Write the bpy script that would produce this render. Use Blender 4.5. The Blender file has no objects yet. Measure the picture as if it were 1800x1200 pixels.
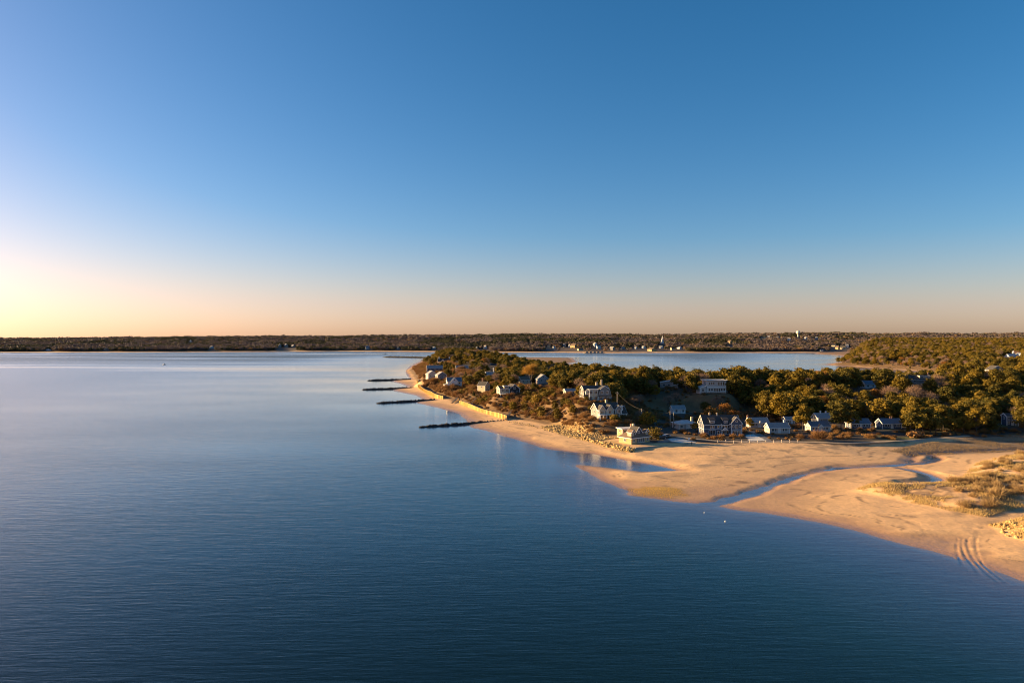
import bpy, math, random
import numpy as np
from mathutils import Vector, Matrix

# ------------------------------------------------------------------ camera, sky, sun, exposure
sc = bpy.context.scene
col = sc.collection
CAM_H, FPX, HOR = 50.0, 1200.0, 596.0          # camera height (m), focal length and horizon row in photo pixels
cam = bpy.data.cameras.new('camera'); cam_o = bpy.data.objects.new('camera', cam); col.objects.link(cam_o)
cam_o.location = (0, 0, CAM_H); cam_o.rotation_euler = (math.pi/2, 0, 0)
cam.sensor_width = 36.0; cam.lens = 24.0; cam.shift_y = -(600-HOR)/1800.0
cam.clip_start = 1.0; cam.clip_end = 60000.0
sc.camera = cam_o

SUN_EL, SUN_AZ = 10.5, 76.0                    # degrees above the horizon, degrees left of the view
world = bpy.data.worlds.new('World'); sc.world = world; world.use_nodes = True
wt = world.node_tree; bg = wt.nodes['Background']
sky = wt.nodes.new('ShaderNodeTexSky'); sky.sky_type = 'NISHITA'; sky.sun_disc = False
sky.sun_elevation = math.radians(SUN_EL); sky.sun_rotation = math.radians(-SUN_AZ)
sky.altitude = 0; sky.air_density = 0.8; sky.dust_density = 0.8; sky.ozone_density = 2.0
# the photograph's white balance and saturation, the same over the whole sky
dot = wt.nodes.new('ShaderNodeVectorMath'); dot.operation = 'DOT_PRODUCT'; dot.inputs[1].default_value = (1/3, 1/3, 1/3)
wt.links.new(sky.outputs[0], dot.inputs[0])
sub = wt.nodes.new('ShaderNodeVectorMath'); sub.operation = 'SUBTRACT'
wt.links.new(sky.outputs[0], sub.inputs[0]); wt.links.new(dot.outputs['Value'], sub.inputs[1])
sxyz = wt.nodes.new('ShaderNodeSeparateXYZ'); wt.links.new(sky.outputs[0], sxyz.inputs[0])      # blues gain more saturation than warm tones
bmr = wt.nodes.new('ShaderNodeMath'); bmr.operation = 'SUBTRACT'; wt.links.new(sxyz.outputs['Z'], bmr.inputs[0]); wt.links.new(sxyz.outputs['X'], bmr.inputs[1])
bdv = wt.nodes.new('ShaderNodeMath'); bdv.operation = 'DIVIDE'; wt.links.new(bmr.outputs[0], bdv.inputs[0]); wt.links.new(dot.outputs['Value'], bdv.inputs[1])
smr = wt.nodes.new('ShaderNodeMapRange'); smr.inputs['From Min'].default_value = .035; smr.inputs['From Max'].default_value = .735; smr.inputs['To Min'].default_value = .915; smr.inputs['To Max'].default_value = 1.77
wt.links.new(bdv.outputs[0], smr.inputs['Value'])
scl = wt.nodes.new('ShaderNodeVectorMath'); scl.operation = 'SCALE'; wt.links.new(sub.outputs[0], scl.inputs[0]); wt.links.new(smr.outputs[0], scl.inputs['Scale'])
add = wt.nodes.new('ShaderNodeVectorMath'); add.operation = 'ADD'
wt.links.new(scl.outputs[0], add.inputs[0]); wt.links.new(dot.outputs['Value'], add.inputs[1])
wb = wt.nodes.new('ShaderNodeVectorMath'); wb.operation = 'MULTIPLY'; wb.inputs[1].default_value = (1.42, 1.0, 0.95)
wt.links.new(add.outputs[0], wb.inputs[0])
wt.links.new(wb.outputs[0], bg.inputs[0]); bg.inputs[1].default_value = 0.0505

sun = bpy.data.lights.new('sun', 'SUN'); sun.energy = 5.0; sun.angle = math.radians(0.5); sun.color = (1.0, 0.68, 0.32)
sun_o = bpy.data.objects.new('sun', sun); col.objects.link(sun_o)
sd = Vector((-math.sin(math.radians(SUN_AZ))*math.cos(math.radians(SUN_EL)),
             math.cos(math.radians(SUN_AZ))*math.cos(math.radians(SUN_EL)), math.sin(math.radians(SUN_EL))))
sun_o.rotation_euler = sd.to_track_quat('Z', 'Y').to_euler(); sun_o.location = sd*300

vs = sc.view_settings
vs.view_transform = 'Standard'; vs.look = 'None'; vs.exposure = 1.58; vs.gamma = 1.0; vs.use_curve_mapping = False
sc.cycles.use_denoising = True; sc.cycles.filter_width = 1.05
sc.cycles.max_bounces = 6; sc.cycles.diffuse_bounces = 2; sc.cycles.glossy_bounces = 3; sc.cycles.transparent_max_bounces = 8
sc.cycles.caustics_reflective = False; sc.cycles.caustics_refractive = False

rnd = random.Random(7); rng = np.random.default_rng(7)
R = math.radians

def W(px, py, z=0.0):
    """photo pixel + known height -> world x, y"""
    Y = FPX*(CAM_H-z)/(py-HOR)
    return (Y*(px-900)/FPX, Y)
def WX(px, Y): return Y*(px-900)/FPX
def PZ(py, Y): return CAM_H-(py-HOR)*Y/FPX
def PROJ(x, y, z): return (900+FPX*x/y, HOR+FPX*(CAM_H-z)/y)

# ------------------------------------------------------------------ tags, parts
def tag(o, label, cat, group=None):
    o['label'] = label; o['category'] = cat
    if group: o['group'] = group
    return o
def thing(name, label, cat, loc=(0, 0, 0), rz=0.0, group=None):
    o = bpy.data.objects.new(name, None); col.objects.link(o)
    o.location = loc; o.rotation_euler = (0, 0, rz); o.empty_display_size = 0.5
    return tag(o, label, cat, group)
def link(name, me, parent=None, loc=None, rot=None, scale=None):
    o = bpy.data.objects.new(name, me); col.objects.link(o)
    if parent is not None: o.parent = parent
    if loc is not None: o.location = loc
    if rot is not None: o.rotation_euler = rot
    if scale is not None: o.scale = scale
    return o

class MB:
    def __init__(s): s.v = []; s.f = []
    def add(s, vs, fs):
        n = len(s.v); s.v += [tuple(p) for p in vs]; s.f += [tuple(i+n for i in f) for f in fs]
    def box(s, c, size, rz=0.0):
        x, y, z = size[0]/2, size[1]/2, size[2]/2; co, si = math.cos(rz), math.sin(rz); P = []
        for a, b, d in ((-1,-1,-1),(1,-1,-1),(1,1,-1),(-1,1,-1),(-1,-1,1),(1,-1,1),(1,1,1),(-1,1,1)):
            P.append((c[0]+a*x*co-b*y*si, c[1]+a*x*si+b*y*co, c[2]+d*z))
        s.add(P, [(3,2,1,0),(4,5,6,7),(0,1,5,4),(1,2,6,5),(2,3,7,6),(3,0,4,7)])
    def beam(s, a, b, w, h):
        a, b = Vector(a), Vector(b); d = (b-a).normalized(); side = d.cross(Vector((0,0,1)))
        if side.length < 1e-4: side = Vector((1,0,0))
        side.normalize(); up = side.cross(d); P = []
        for q in (a, b):
            for i, j in ((-1,-1),(1,-1),(1,1),(-1,1)): P.append(q+side*(i*w/2)+up*(j*h/2))
        s.add(P, [(3,2,1,0),(4,5,6,7),(0,1,5,4),(1,2,6,5),(2,3,7,6),(3,0,4,7)])
    def tube(s, pts, rads, n=6):
        rings = []; pts = [Vector(p) for p in pts]
        for i, p in enumerate(pts):
            d = (pts[min(i+1, len(pts)-1)]-pts[max(i-1, 0)]).normalized()
            a = d.orthogonal().normalized(); b = d.cross(a)
            rings.append([p+(a*math.cos(2*math.pi*k/n)+b*math.sin(2*math.pi*k/n))*rads[i] for k in range(n)])
        V = [q for r in rings for q in r]; F = []
        for i in range(len(pts)-1):
            for k in range(n): F.append((i*n+k, i*n+(k+1) % n, (i+1)*n+(k+1) % n, (i+1)*n+k))
        F.append(tuple(range(n))[::-1]); F.append(tuple((len(pts)-1)*n+k for k in range(n)))
        s.add(V, F)
    def lathe(s, prof, n=16, c=(0, 0, 0)):
        V = []; F = []
        for r, z in prof:
            for k in range(n): V.append((c[0]+r*math.cos(2*math.pi*k/n), c[1]+r*math.sin(2*math.pi*k/n), c[2]+z))
        for i in range(len(prof)-1):
            for k in range(n): F.append((i*n+k, i*n+(k+1) % n, (i+1)*n+(k+1) % n, (i+1)*n+k))
        F.append(tuple(range(n))[::-1]); F.append(tuple((len(prof)-1)*n+k for k in range(n)))
        s.add(V, F)
    def extrude(s, poly, h0, h1, axis):
        """closed polygon of (a, z) extruded along axis 'x' or 'y'"""
        n = len(poly); V = []
        for h in (h0, h1):
            for a, z in poly: V.append((h, a, z) if axis == 'x' else (a, h, z))
        F = [tuple(range(n)), tuple(range(2*n-1, n-1, -1))]
        for i in range(n): j = (i+1) % n; F.append((j, i, i+n, j+n))
        s.add(V, F)
    def mesh(s, name, m, smooth=False):
        me = bpy.data.meshes.new(name); me.from_pydata(s.v, [], s.f); me.update()
        if m is not None: me.materials.append(m)
        if smooth: me.polygons.foreach_set('use_smooth', [True]*len(me.polygons))
        return me
    def build(s, name, m, parent=None, smooth=False): return link(name, s.mesh(name, m, smooth), parent)

# ------------------------------------------------------------------ materials
def new_mat(name):
    m = bpy.data.materials.new(name); m.use_nodes = True
    return m, m.node_tree, m.node_tree.nodes['Principled BSDF']
def N(nt, t, **kw):
    n = nt.nodes.new(t)
    for k, v in kw.items(): setattr(n, k, v)
    return n
def mat(name, c, rough=0.8, var=0.25, scale=1.5, rand=0.0, spec=0.3, bump=0.0, metal=0.0, stretch=(1, 1, 1)):
    """procedural surface: base colour broken up by noise in the object's own space, per-object variation, fine relief"""
    m, nt, b = new_mat(name)
    tc = N(nt, 'ShaderNodeTexCoord'); mp = N(nt, 'ShaderNodeMapping'); mp.inputs['Scale'].default_value = stretch
    nt.links.new(tc.outputs['Object'], mp.inputs[0])
    no = N(nt, 'ShaderNodeTexNoise'); no.inputs['Scale'].default_value = scale; no.inputs['Detail'].default_value = 5
    nt.links.new(mp.outputs[0], no.inputs['Vector'])
    mr = N(nt, 'ShaderNodeMapRange'); mr.inputs['From Min'].default_value = .3; mr.inputs['From Max'].default_value = .7
    mr.inputs['To Min'].default_value = 1-var; mr.inputs['To Max'].default_value = 1+var
    nt.links.new(no.outputs['Fac'], mr.inputs['Value'])
    val = mr.outputs[0]
    if rand:
        oi = N(nt, 'ShaderNodeObjectInfo'); r2 = N(nt, 'ShaderNodeMapRange')
        r2.inputs['To Min'].default_value = 1-rand; r2.inputs['To Max'].default_value = 1+rand
        nt.links.new(oi.outputs['Random'], r2.inputs['Value'])
        mu = N(nt, 'ShaderNodeMath', operation='MULTIPLY'); nt.links.new(val, mu.inputs[0]); nt.links.new(r2.outputs[0], mu.inputs[1]); val = mu.outputs[0]
    vm = N(nt, 'ShaderNodeVectorMath', operation='SCALE'); vm.inputs[0].default_value = c
    nt.links.new(val, vm.inputs['Scale']); nt.links.new(vm.outputs[0], b.inputs['Base Color'])
    b.inputs['Roughness'].default_value = rough; b.inputs['Specular IOR Level'].default_value = spec; b.inputs['Metallic'].default_value = metal
    if bump:
        bp = N(nt, 'ShaderNodeBump'); bp.inputs['Distance'].default_value = bump; bp.inputs['Strength'].default_value = .8
        nt.links.new(no.outputs['Fac'], bp.inputs['Height']); nt.links.new(bp.outputs[0], b.inputs['Normal'])
    return m
def leaf_mat(name, c1, c2, trans=0.25, rough=0.7):
    """foliage: colour between two tones per tree and per clump, a little light coming through"""
    m, nt, b = new_mat(name)
    oi = N(nt, 'ShaderNodeObjectInfo'); tc = N(nt, 'ShaderNodeTexCoord')
    no = N(nt, 'ShaderNodeTexNoise'); no.inputs['Scale'].default_value = .55; no.inputs['Detail'].default_value = 3
    nt.links.new(tc.outputs['Object'], no.inputs['Vector'])
    ad = N(nt, 'ShaderNodeMath', operation='MULTIPLY_ADD'); ad.inputs[1].default_value = .6
    nt.links.new(oi.outputs['Random'], ad.inputs[0])
    mr = N(nt, 'ShaderNodeMapRange'); mr.inputs['From Min'].default_value = .3; mr.inputs['From Max'].default_value = .7; mr.inputs['To Max'].default_value = .4
    nt.links.new(no.outputs['Fac'], mr.inputs['Value']); nt.links.new(mr.outputs[0], ad.inputs[2])
    mx = N(nt, 'ShaderNodeMix', data_type='RGBA'); mx.inputs['A'].default_value = (*c1, 1); mx.inputs['B'].default_value = (*c2, 1)
    nt.links.new(ad.outputs[0], mx.inputs['Factor'])
    nt.links.new(mx.outputs['Result'], b.inputs['Base Color'])
    b.inputs['Roughness'].default_value = rough; b.inputs['Specular IOR Level'].default_value = .15
    tr = N(nt, 'ShaderNodeBsdfTranslucent'); nt.links.new(mx.outputs['Result'], tr.inputs['Color'])
    ms = N(nt, 'ShaderNodeMixShader'); ms.inputs[0].default_value = trans
    nt.links.new(b.outputs[0], ms.inputs[1]); nt.links.new(tr.outputs[0], ms.inputs[2])
    nt.links.new(ms.outputs[0], nt.nodes['Material Output'].inputs['Surface'])
    return m

# ------------------------------------------------------------------ terrain
def hash2(ix, iy, s):
    h = (ix.astype(np.int64)*374761393+iy.astype(np.int64)*668265263+s*144665) & 0x7fffffff
    h = ((h ^ (h >> 13))*1274126177) & 0x7fffffff
    return ((h ^ (h >> 16)) & 0xffff)/65535.0
def vnoise(x, y, s=0):
    ix, iy = np.floor(x), np.floor(y); fx, fy = x-ix, y-iy
    fx = fx*fx*(3-2*fx); fy = fy*fy*(3-2*fy)
    a, b = hash2(ix, iy, s), hash2(ix+1, iy, s); c, d = hash2(ix, iy+1, s), hash2(ix+1, iy+1, s)
    return (a+(b-a)*fx)*(1-fy)+(c+(d-c)*fx)*fy
def fbm(x, y, s=0, o=4):
    t, amp, tot = 0, 1.0, 0
    for k in range(o):
        t = t+amp*vnoise(x*2**k+17.3*k, y*2**k-9.1*k, s+k); tot += amp; amp *= .5
    return t/tot*2-1
def sstep(x, a, b): t = np.clip((x-a)/(b-a), 0, 1); return t*t*(3-2*t)
def seg_dist(x, y, pts, closed=False):
    best = np.full(np.shape(x), 1e18); n = len(pts)
    for i in range(n if closed else n-1):
        ax, ay = pts[i]; bx, by = pts[(i+1) % n]; dx, dy = bx-ax, by-ay; L = dx*dx+dy*dy+1e-12
        t = np.clip(((x-ax)*dx+(y-ay)*dy)/L, 0, 1)
        best = np.minimum(best, (x-ax-t*dx)**2+(y-ay-t*dy)**2)
    return np.sqrt(best)
def sdf(x, y, pts):
    inside = np.zeros(np.shape(x), bool); n = len(pts)
    for i in range(n):
        ax, ay = pts[i]; bx, by = pts[(i+1) % n]
        if ay == by: continue
        c = ((ay > y) != (by > y)) & (x < (bx-ax)*(y-ay)/(by-ay)+ax)
        inside ^= c
    d = seg_dist(x, y, pts, True)
    return np.where(inside, d, -d)
def smooth_line(pts, k=4):
    out = []
    for i in range(len(pts)-1):
        p0 = pts[max(i-1, 0)]; p1 = pts[i]; p2 = pts[i+1]; p3 = pts[min(i+2, len(pts)-1)]
        for j in range(k):
            t = j/k
            out.append(tuple(0.5*(2*p1[a]+(p2[a]-p0[a])*t+(2*p0[a]-5*p1[a]+4*p2[a]-p3[a])*t*t+(3*p1[a]-p0[a]-3*p2[a]+p3[a])*t**3) for a in (0, 1)))
    return out+[pts[-1]]

SHORE_PX = [(1800,1022),(1700,986),(1600,958),(1500,931),(1400,910),(1310,898),(1268,890),(1235,884),(1180,880),(1108,870),(1100,862),
            (1060,846),(1030,828),(1003,815),(1000,806),(985,793),(950,785),(900,770),(860,758),(826,750),(822,738),(806,727),(780,719),(750,712),(733,707),
            (742,702),(732,695),(706,690),(690,685),(714,680),(712,677),(700,673),(690,669),(722,666),(717,661),(714,652),(722,643),(738,635),(747,630),(776,627.5)]
SHORE_BACK = [W(820,627.5), W(955,628), W(1007,629), W(1015,636), W(998,639), W(1033,642), W(1083,646), (172,900), (255,770), (480,770), (635,1000), W(1447,641), W(1483,635), W(1475,631), W(1483,628), W(1475,624), W(1433,622)]
LAND = [(320,-120),(200,40),(140,95)]+smooth_line([W(*p) for p in SHORE_PX], 3)+SHORE_BACK+[(1300,2900),(6000,3200),(6000,-120)]
YFAR_X = [-9000, -2250, -1400, -700, -450, 0, 220, 340, 560, 900, 1150, 1400, 2000, 9000]
YFAR_Y = [2400, 2500, 2600, 2750, 2700, 2560, 2500, 2420, 2480, 2480, 2500, 2700, 2800, 2900]
TOE_PX = [(716,648),(733,668),(742,682),(778,699),(803,706),(830,714),(890,733),(960,744),(1035,764)]
TOE = [W(p[0], p[1], 2) for p in TOE_PX]+[(58,338),(72,352),(80,385),(98,428),(122,432),(150,445),(168,425),(190,410),(235,402),(330,415),(400,440),(900,430),(6000,400),(6000,3200),
       (1500,2900),(1250,2390),(1072,2160),(935,1880),(842,1718),(768,1545),(624,1338),(648,1000),(490,728),(262,728),(130,860),(50,1080),(-20,1250),(-70,1450),(-120,1650),(-190,1650)]
POOL = [W(*p) for p in [(985,794),(1045,797),(1100,807),(1180,821),(1205,828),(1130,831),(1060,822),(1012,813),(995,806)]]
DUNE = [W(p[0], p[1], 1.0) for p in [(1493,862),(1530,850),(1600,853),(1645,850),(1690,838),(1712,815),(1760,802),(1900,800),(1990,830),(1960,895),(1800,898),(1735,914),(1650,897),(1570,880)]]
DUNE2 = [W(p[0], p[1], 1.0) for p in [(1735,925),(1800,912),(1900,905),(2000,960),(1850,965),(1790,948)]]
SPIT = [W(*p) for p in [(1100,861),(1140,857),(1200,860),(1213,872),(1180,878),(1120,872)]]
CREEK = smooth_line([W(*p) for p in [(1240,888),(1275,880),(1330,864),(1375,847),(1403,837),(1440,829),(1473,823),(1543,820),(1597,815),(1603,804),(1625,798),(1683,795),(1800,790),(1950,783)]], 3)
CREEK_W = 0.35
CREEK2 = smooth_line([W(*p, .3) for p in [(1585,822),(1620,829),(1648,842),(1630,850),(1600,853)]], 3)
CREEK3 = smooth_line([W(*p, .3) for p in [(1597,815),(1630,812),(1645,806),(1640,800)]], 3)
YARD = [W(p[0], p[1], 2.0) for p in [(1140,779),(1200,777),(1260,779),(1320,777),(1400,778),(1480,781),(1560,779),(1620,772),(1720,769),(1900,757)]]+[(600,330),(600,600),(60,600),(60,330)]
MARSH = [W(p[0], p[1], 1.2) for p in [(1560,790),(1620,778),(1800,765),(2000,755),(2200,775),(1800,790),(1680,796),(1600,798)]]
TRACKS = [smooth_line([W(*p, .7) for p in t], 4) for t in (
    [(1711,926),(1690,938),(1682,952),(1686,977),(1702,998)], [(1714,926),(1697,938),(1690,950),(1694,968),(1708,987),(1727,1008)],
    [(1722,926),(1705,938),(1700,950),(1707,971),(1725,993),(1753,1015)], [(1728,926),(1719,938),(1715,950),(1718,968),(1731,990),(1772,1019)])]
PATH = smooth_line([W(p[0], p[1], 2.2) for p in [(1195,768),(1230,772),(1300,776),(1400,776),(1500,778),(1600,773),(1700,766)]], 3)
ROADS = [([W(p[0], p[1], 2.4) for p in [(1165,775),(1190,770),(1215,776)]], 2.2), ([W(p[0], p[1], 2.4) for p in [(1322,757),(1340,766),(1352,775)]], 1.3)]
SHELL = [W(p[0], p[1], 2.3) for p in [(1310,763),(1325,762),(1347,774),(1316,775)]]
SHELL2 = [W(p[0], p[1], 2.3) for p in [(1174,770),(1200,771),(1226,777),(1180,776)]]

REV = [W(p[0], p[1], 1.8) for p in [(950,750),(985,762),(1040,777),(1100,794),(1115,790),(1060,765),(1010,748),(975,741)]]
PADS = []     # (x, y, z, r): ground levelled under the houses
def far_line(x): return np.interp(x, YFAR_X, YFAR_Y)
SKYLINE = [(-6000,40),(-3150,40),(-2100,49),(-1050,56),(-350,62),(350,70),(840,62),(1750,76),(2100,75),(2310,69),(2520,77),(2730,69),(3150,75),(6000,72)]

def height(x, y, detail=True):
    x = np.asarray(x, float); y = np.asarray(y, float)
    d = sdf(x, y, LAND)
    d = d+1.2*fbm(x/9, y/9, 3, 3)*sstep(np.abs(d), 30, 0)
    h = np.interp(d, [-200, -60, -25, -8, 0, 6, 15, 30, 60, 120], [-5, -2.6, -.75, -.16, 0, .30, .60, 1.05, 1.7, 2.2])
    h = h+fbm(x/18, y/18, 11)*.22*sstep(d, 0, 12)+fbm(x/5, y/5, 15, 3)*.05*sstep(d, -2, 6)
    wx_, wy_ = x+6*fbm(x/25, y/25, 17, 2), y+6*fbm(x/25, y/25, 18, 2)
    bar = 1-np.abs(fbm(wx_/34, wy_/13, 19, 2))*2.6
    h = h+np.where((y < 345) & (x > 10), .30*np.clip(bar, -.75, 1)*sstep(d, 2, 11)*sstep(d, 80, 45)+.05*fbm(wx_/3.2, wy_/2.2, 27, 3)*sstep(d, 4, 10)*sstep(d, 110, 70), 0)
    ps = sdf(x, y, POOL); h = np.where(y < 420, h-(h+.22)*sstep(ps, -7, 5), h)
    cd = seg_dist(x, y, CREEK)+fbm(x/7, y/7, 21, 3)*1.9
    h = np.where((h > .3) & (y < 330), .3+(h-.3)*(.12+.88*sstep(cd, 4, 48)), h)
    wdt = CREEK_W+1.7*sstep(244-y, 0, 26)
    h = np.minimum(h, -.05+.04*fbm(x/3, y/3, 26, 2)+np.maximum(0, cd-wdt)*.15+2.0*sstep(cd, 5, 12))
    for c in (CREEK2, CREEK3):
        c2 = seg_dist(x, y, c)+fbm(x/6, y/6, 22, 2)*1.0
        h = np.minimum(h, -.02+np.maximum(0, c2-1.3)*.22+2.0*sstep(c2, 5, 12))
    ys = sdf(x, y, YARD)
    h = np.where(ys > -6, h*(1-sstep(ys, -2.0, .3))+np.maximum(h, 2.25+.25*fbm(x/9, y/9, 24, 3))*sstep(ys, -2.0, .3), h)
    dd = sdf(x, y, DUNE); h = h+(1.9+.9*fbm(x/14, y/14, 31)+.4*fbm(x/4, y/4, 33, 2))*sstep(dd, -1, 11)
    d2 = sdf(x, y, DUNE2); h = h+(2.3+.5*fbm(x/8, y/8, 36))*sstep(d2, -1, 8)
    dt = sdf(x, y, TOE); dt = dt+4*fbm(x/22, y/22, 41)
    top = 14.5+3*fbm(x/120, y/120, 42)-10.5*sstep(y, 480, 660)*sstep(x, -45, 70)*sstep(x, 800, 560)+4*np.exp(-((x+90)/90)**2-((y-1050)/250)**2)+24*sstep(y, 1300, 2300)*sstep(x, 500, 1050)
    h = h+top*sstep(dt, -2, 52)+fbm(x/7, y/7, 44, 3)*.8*sstep(dt, 0, 15)
    df = y-far_line(x)-25*fbm(x/160, y/160, 51, 3)
    ridge = np.interp(x*4200/np.maximum(y, 2000), [p[0] for p in SKYLINE], [p[1] for p in SKYLINE])-9
    hf = np.interp(df, [-300, -60, 0, 20, 60], [-5, -2.0, 0, 1.6, 3])+(ridge-3)*sstep(df, 40, 1500)**.8*(y/4200)**.3+(9*fbm(x/360, y/360, 53)+4*fbm(x/120, y/120, 54, 2))*sstep(df, 120, 600)
    h = np.maximum(np.maximum(h, hf), -4.0)
    for (px, py, pz, r) in PADS:
        m = sstep(np.hypot(x-px, y-py), r+13, r); h = h*(1-m)+pz*m
    if detail:
        for t in TRACKS:
            td = seg_dist(x, y, t); h = h-(.02+.085*vnoise(x/1.7, y/1.7, 29))*np.exp(-(td/.26)**2)+.05*vnoise(x/1.3, y/1.3, 30)*np.exp(-((td-.55)/.25)**2)
    return h

# house table: name, photo column, photo row of its base, distance -> ground height
HP = dict(A=(1045,703,400), B=(1064,735,368), C=(1115,777,318), D=(1264,763,345), E=(1252,691,460), F=(1191,726,430), G=(1203,752,366),
          H1=(1331,750,370), H2=(1366,760,350), H3=(1437,757,356), H4=(1508,752,362), H5=(1562,752,362), H6=(1773,747,362), H7=(1386,744,385), H8=(1445,742,385),
          L1=(798,682,600), L2=(850,690,545), L3=(895,694,480), L4=(921,677,570), L5=(953,674,580), L6=(1001,694,430),
          K1=(758,668,705), K2=(775,669,690), K3=(764,655,800), K4=(781,643,930), K5=(812,655,760), K6=(828,659,720), K7=(867,646,860), K8=(862,664,650),
          M1=(1608,673,560), M2=(1748,659,680), M3=(1526,682,500), M4=(1172,684,505), M5=(1778,634,1300))
HB = {k: (WX(p, Y), Y, PZ(b, Y)) for k, (p, b, Y) in HP.items()}
HB['C2'] = (WX(1100,334), 334, 3.2)
for k, (x, y, z) in HB.items():
    if k == 'C2': continue
    PADS.append((x, y, z, 10 if k in 'ABDE' else 7 if k[0] in 'HGFC' else 8))

def lines(spec):
    out = []
    for a, b, s0, s1 in spec:
        p = a
        while p < b-1e-6:
            out.append(p); t = (p-a)/(b-a); p += s0+(s1-s0)*t
    out.append(spec[-1][1]); return np.array(out)
gx = lines([(-7000,-900,250,30),(-900,-220,30,5),(-220,-30,3,2),(-30,20,1.6,.95),(20,100,.95,.9),(100,126,.32,.32),(126,270,.85,.95),(270,420,1.2,3),(420,900,4,14),(900,3500,16,40),(3500,7000,40,250)])
gy = lines([(20,140,6,1.2),(140,170,.36,.36),(170,300,.8,.95),(300,430,.95,1.2),(430,620,1.4,2.4),(620,1000,3,6),(1000,2400,8,16),(2400,2700,10,12),(2700,5200,16,60),(5200,9500,60,300)])
GX, GY = np.meshgrid(gx, gy)
GH = height(GX, GY)
ny, nx = GX.shape
idx = np.arange(nx*ny).reshape(ny, nx)
q = np.stack([idx[:-1, :-1], idx[:-1, 1:], idx[1:, 1:], idx[1:, :-1]], -1).reshape(-1, 4)
keep = (GH.ravel()[q].max(1) > -3.99); q = q[keep]
used = np.unique(q); remap = np.full(nx*ny, -1); remap[used] = np.arange(len(used))
vx, vy, vz = GX.ravel()[used], GY.ravel()[used], GH.ravel()[used]
gm = bpy.data.meshes.new('ground')
gm.vertices.add(len(used)); gm.vertices.foreach_set('co', np.stack([vx, vy, vz], -1).ravel())
gm.loops.add(q.size); gm.loops.foreach_set('vertex_index', remap[q].ravel().astype(np.int32))
gm.polygons.add(len(q)); gm.polygons.foreach_set('loop_start', np.arange(0, q.size, 4, dtype=np.int32)); gm.polygons.foreach_set('loop_total', np.full(len(q), 4, np.int32))
gm.polygons.foreach_set('use_smooth', np.ones(len(q), bool)); gm.update(calc_edges=True)

# ground cover: what the ground is made of at each place (sand, straw grass, soil, shells); the yard soil also carries painted shade
def mixc(c, k, m): return c*(1-m[:, None])+np.array(k)[None, :]*m[:, None]
n1, n2, n3 = fbm(vx/30, vy/30, 61), fbm(vx/8, vy/8, 62), fbm(vx/2.3, vy/2.3, 63, 3)
C = np.tile(np.array((.75, .465, .225)), (len(vx), 1))*(1+.06*n1+.05*n3)[:, None]
dl = sdf(vx, vy, LAND); dtoe = sdf(vx, vy, TOE)+4*fbm(vx/22, vy/22, 41); dyard = sdf(vx, vy, YARD); ddune = sdf(vx, vy, DUNE); ddune2 = sdf(vx, vy, DUNE2)
n4 = fbm(vx/1.1, vy/1.1, 64, 3)
for zc, wdt_, s_ in ((.46, .012, 0.), (.62, .016, .1), (.80, .03, -.1), (1.02, .03, .15)):
    wrack = np.exp(-((vz-zc-.05*n1)/wdt_)**2)*sstep(n2+.5*n3+s_, -.1, .4)*sstep(dtoe, 0, -6)
    C = mixc(C, (.12, .075, .045), wrack*.7)
C = C*(1+.10*np.clip(n4, -1, 1)+.06*n2)[:, None]
C = mixc(C, (.34, .215, .12), sstep(n1+.7*n2+.3*n3, .15, .55)*sstep(vz, .15, .4)*sstep(dtoe, 0, -6)*.42)
up = sstep(vz, .95, 1.4)*sstep(n2+.5*n3, .1, .5)*sstep(dtoe, 2, -3)*.55
C = mixc(C, (.24, .17, .10), up)
C = mixc(C, (.52, .32, .075), sstep(sdf(vx, vy, SPIT)+3*n2+1.5*n3, -1.5, 2)*.85)
C = mixc(C, (.50, .32, .12), sstep(sdf(vx, vy, REV)+n3, -1, 2)*.8)
marsh = sstep(sdf(vx, vy, MARSH)+3*n2, -2, 3); C = mixc(C, (.17, .125, .08), marsh*.85)
back = sstep(dl, 5, 14)*sstep(vy, 1000, 1150)*sstep(dtoe, 2, -6); C = mixc(C, (.26, .15, .08), back)
yard = sstep(dyard+1.2*n2, -1.5, .5); C = mixc(C, (.055, .040, .028), yard)  # soil tone darkened to carry the shade over yards and bank
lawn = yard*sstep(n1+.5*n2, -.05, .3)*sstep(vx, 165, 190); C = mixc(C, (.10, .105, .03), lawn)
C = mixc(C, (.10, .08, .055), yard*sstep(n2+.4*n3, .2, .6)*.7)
pd = seg_dist(vx, vy, PATH)+.6*n2; C = mixc(C, (.42, .33, .23), sstep(pd, 2.2, 1.0))
for pts, wd in ROADS: C = mixc(C, (.20, .185, .17), sstep(seg_dist(vx, vy, pts), wd+.4, wd))
for s in (SHELL, SHELL2): C = mixc(C, (.62, .60, .56), sstep(sdf(vx, vy, s)+.8*n3, -.3, .5))
dn = np.maximum(sstep(ddune+1.5*n2, 0, 3), sstep(ddune2+n2, 0, 3)); C = mixc(C, (.50, .34, .12), dn*sstep(n2+.6*n3, -.25, .25)*.8)
C = mixc(C, (.20, .12, .065), dn*sstep(ddune, 3, 8)*sstep(n1+.8*n2+.4*n3, -.1, .2)*.8)
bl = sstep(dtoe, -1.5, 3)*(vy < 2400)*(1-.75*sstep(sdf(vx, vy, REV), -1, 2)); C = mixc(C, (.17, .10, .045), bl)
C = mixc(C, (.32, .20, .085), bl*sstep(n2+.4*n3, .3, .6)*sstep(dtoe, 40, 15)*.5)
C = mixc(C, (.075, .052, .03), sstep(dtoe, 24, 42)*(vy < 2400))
dfar = vy-far_line(vx); C = mixc(C, (.08, .055, .04), sstep(dfar, 45, 80))
wet = (.55*sstep(vz+.10*n2+.03*n3, .68, .30)+.45*sstep(vz+.05*n2, .30, .02))*(1-yard)*sstep(dtoe, 0, -4)
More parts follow.
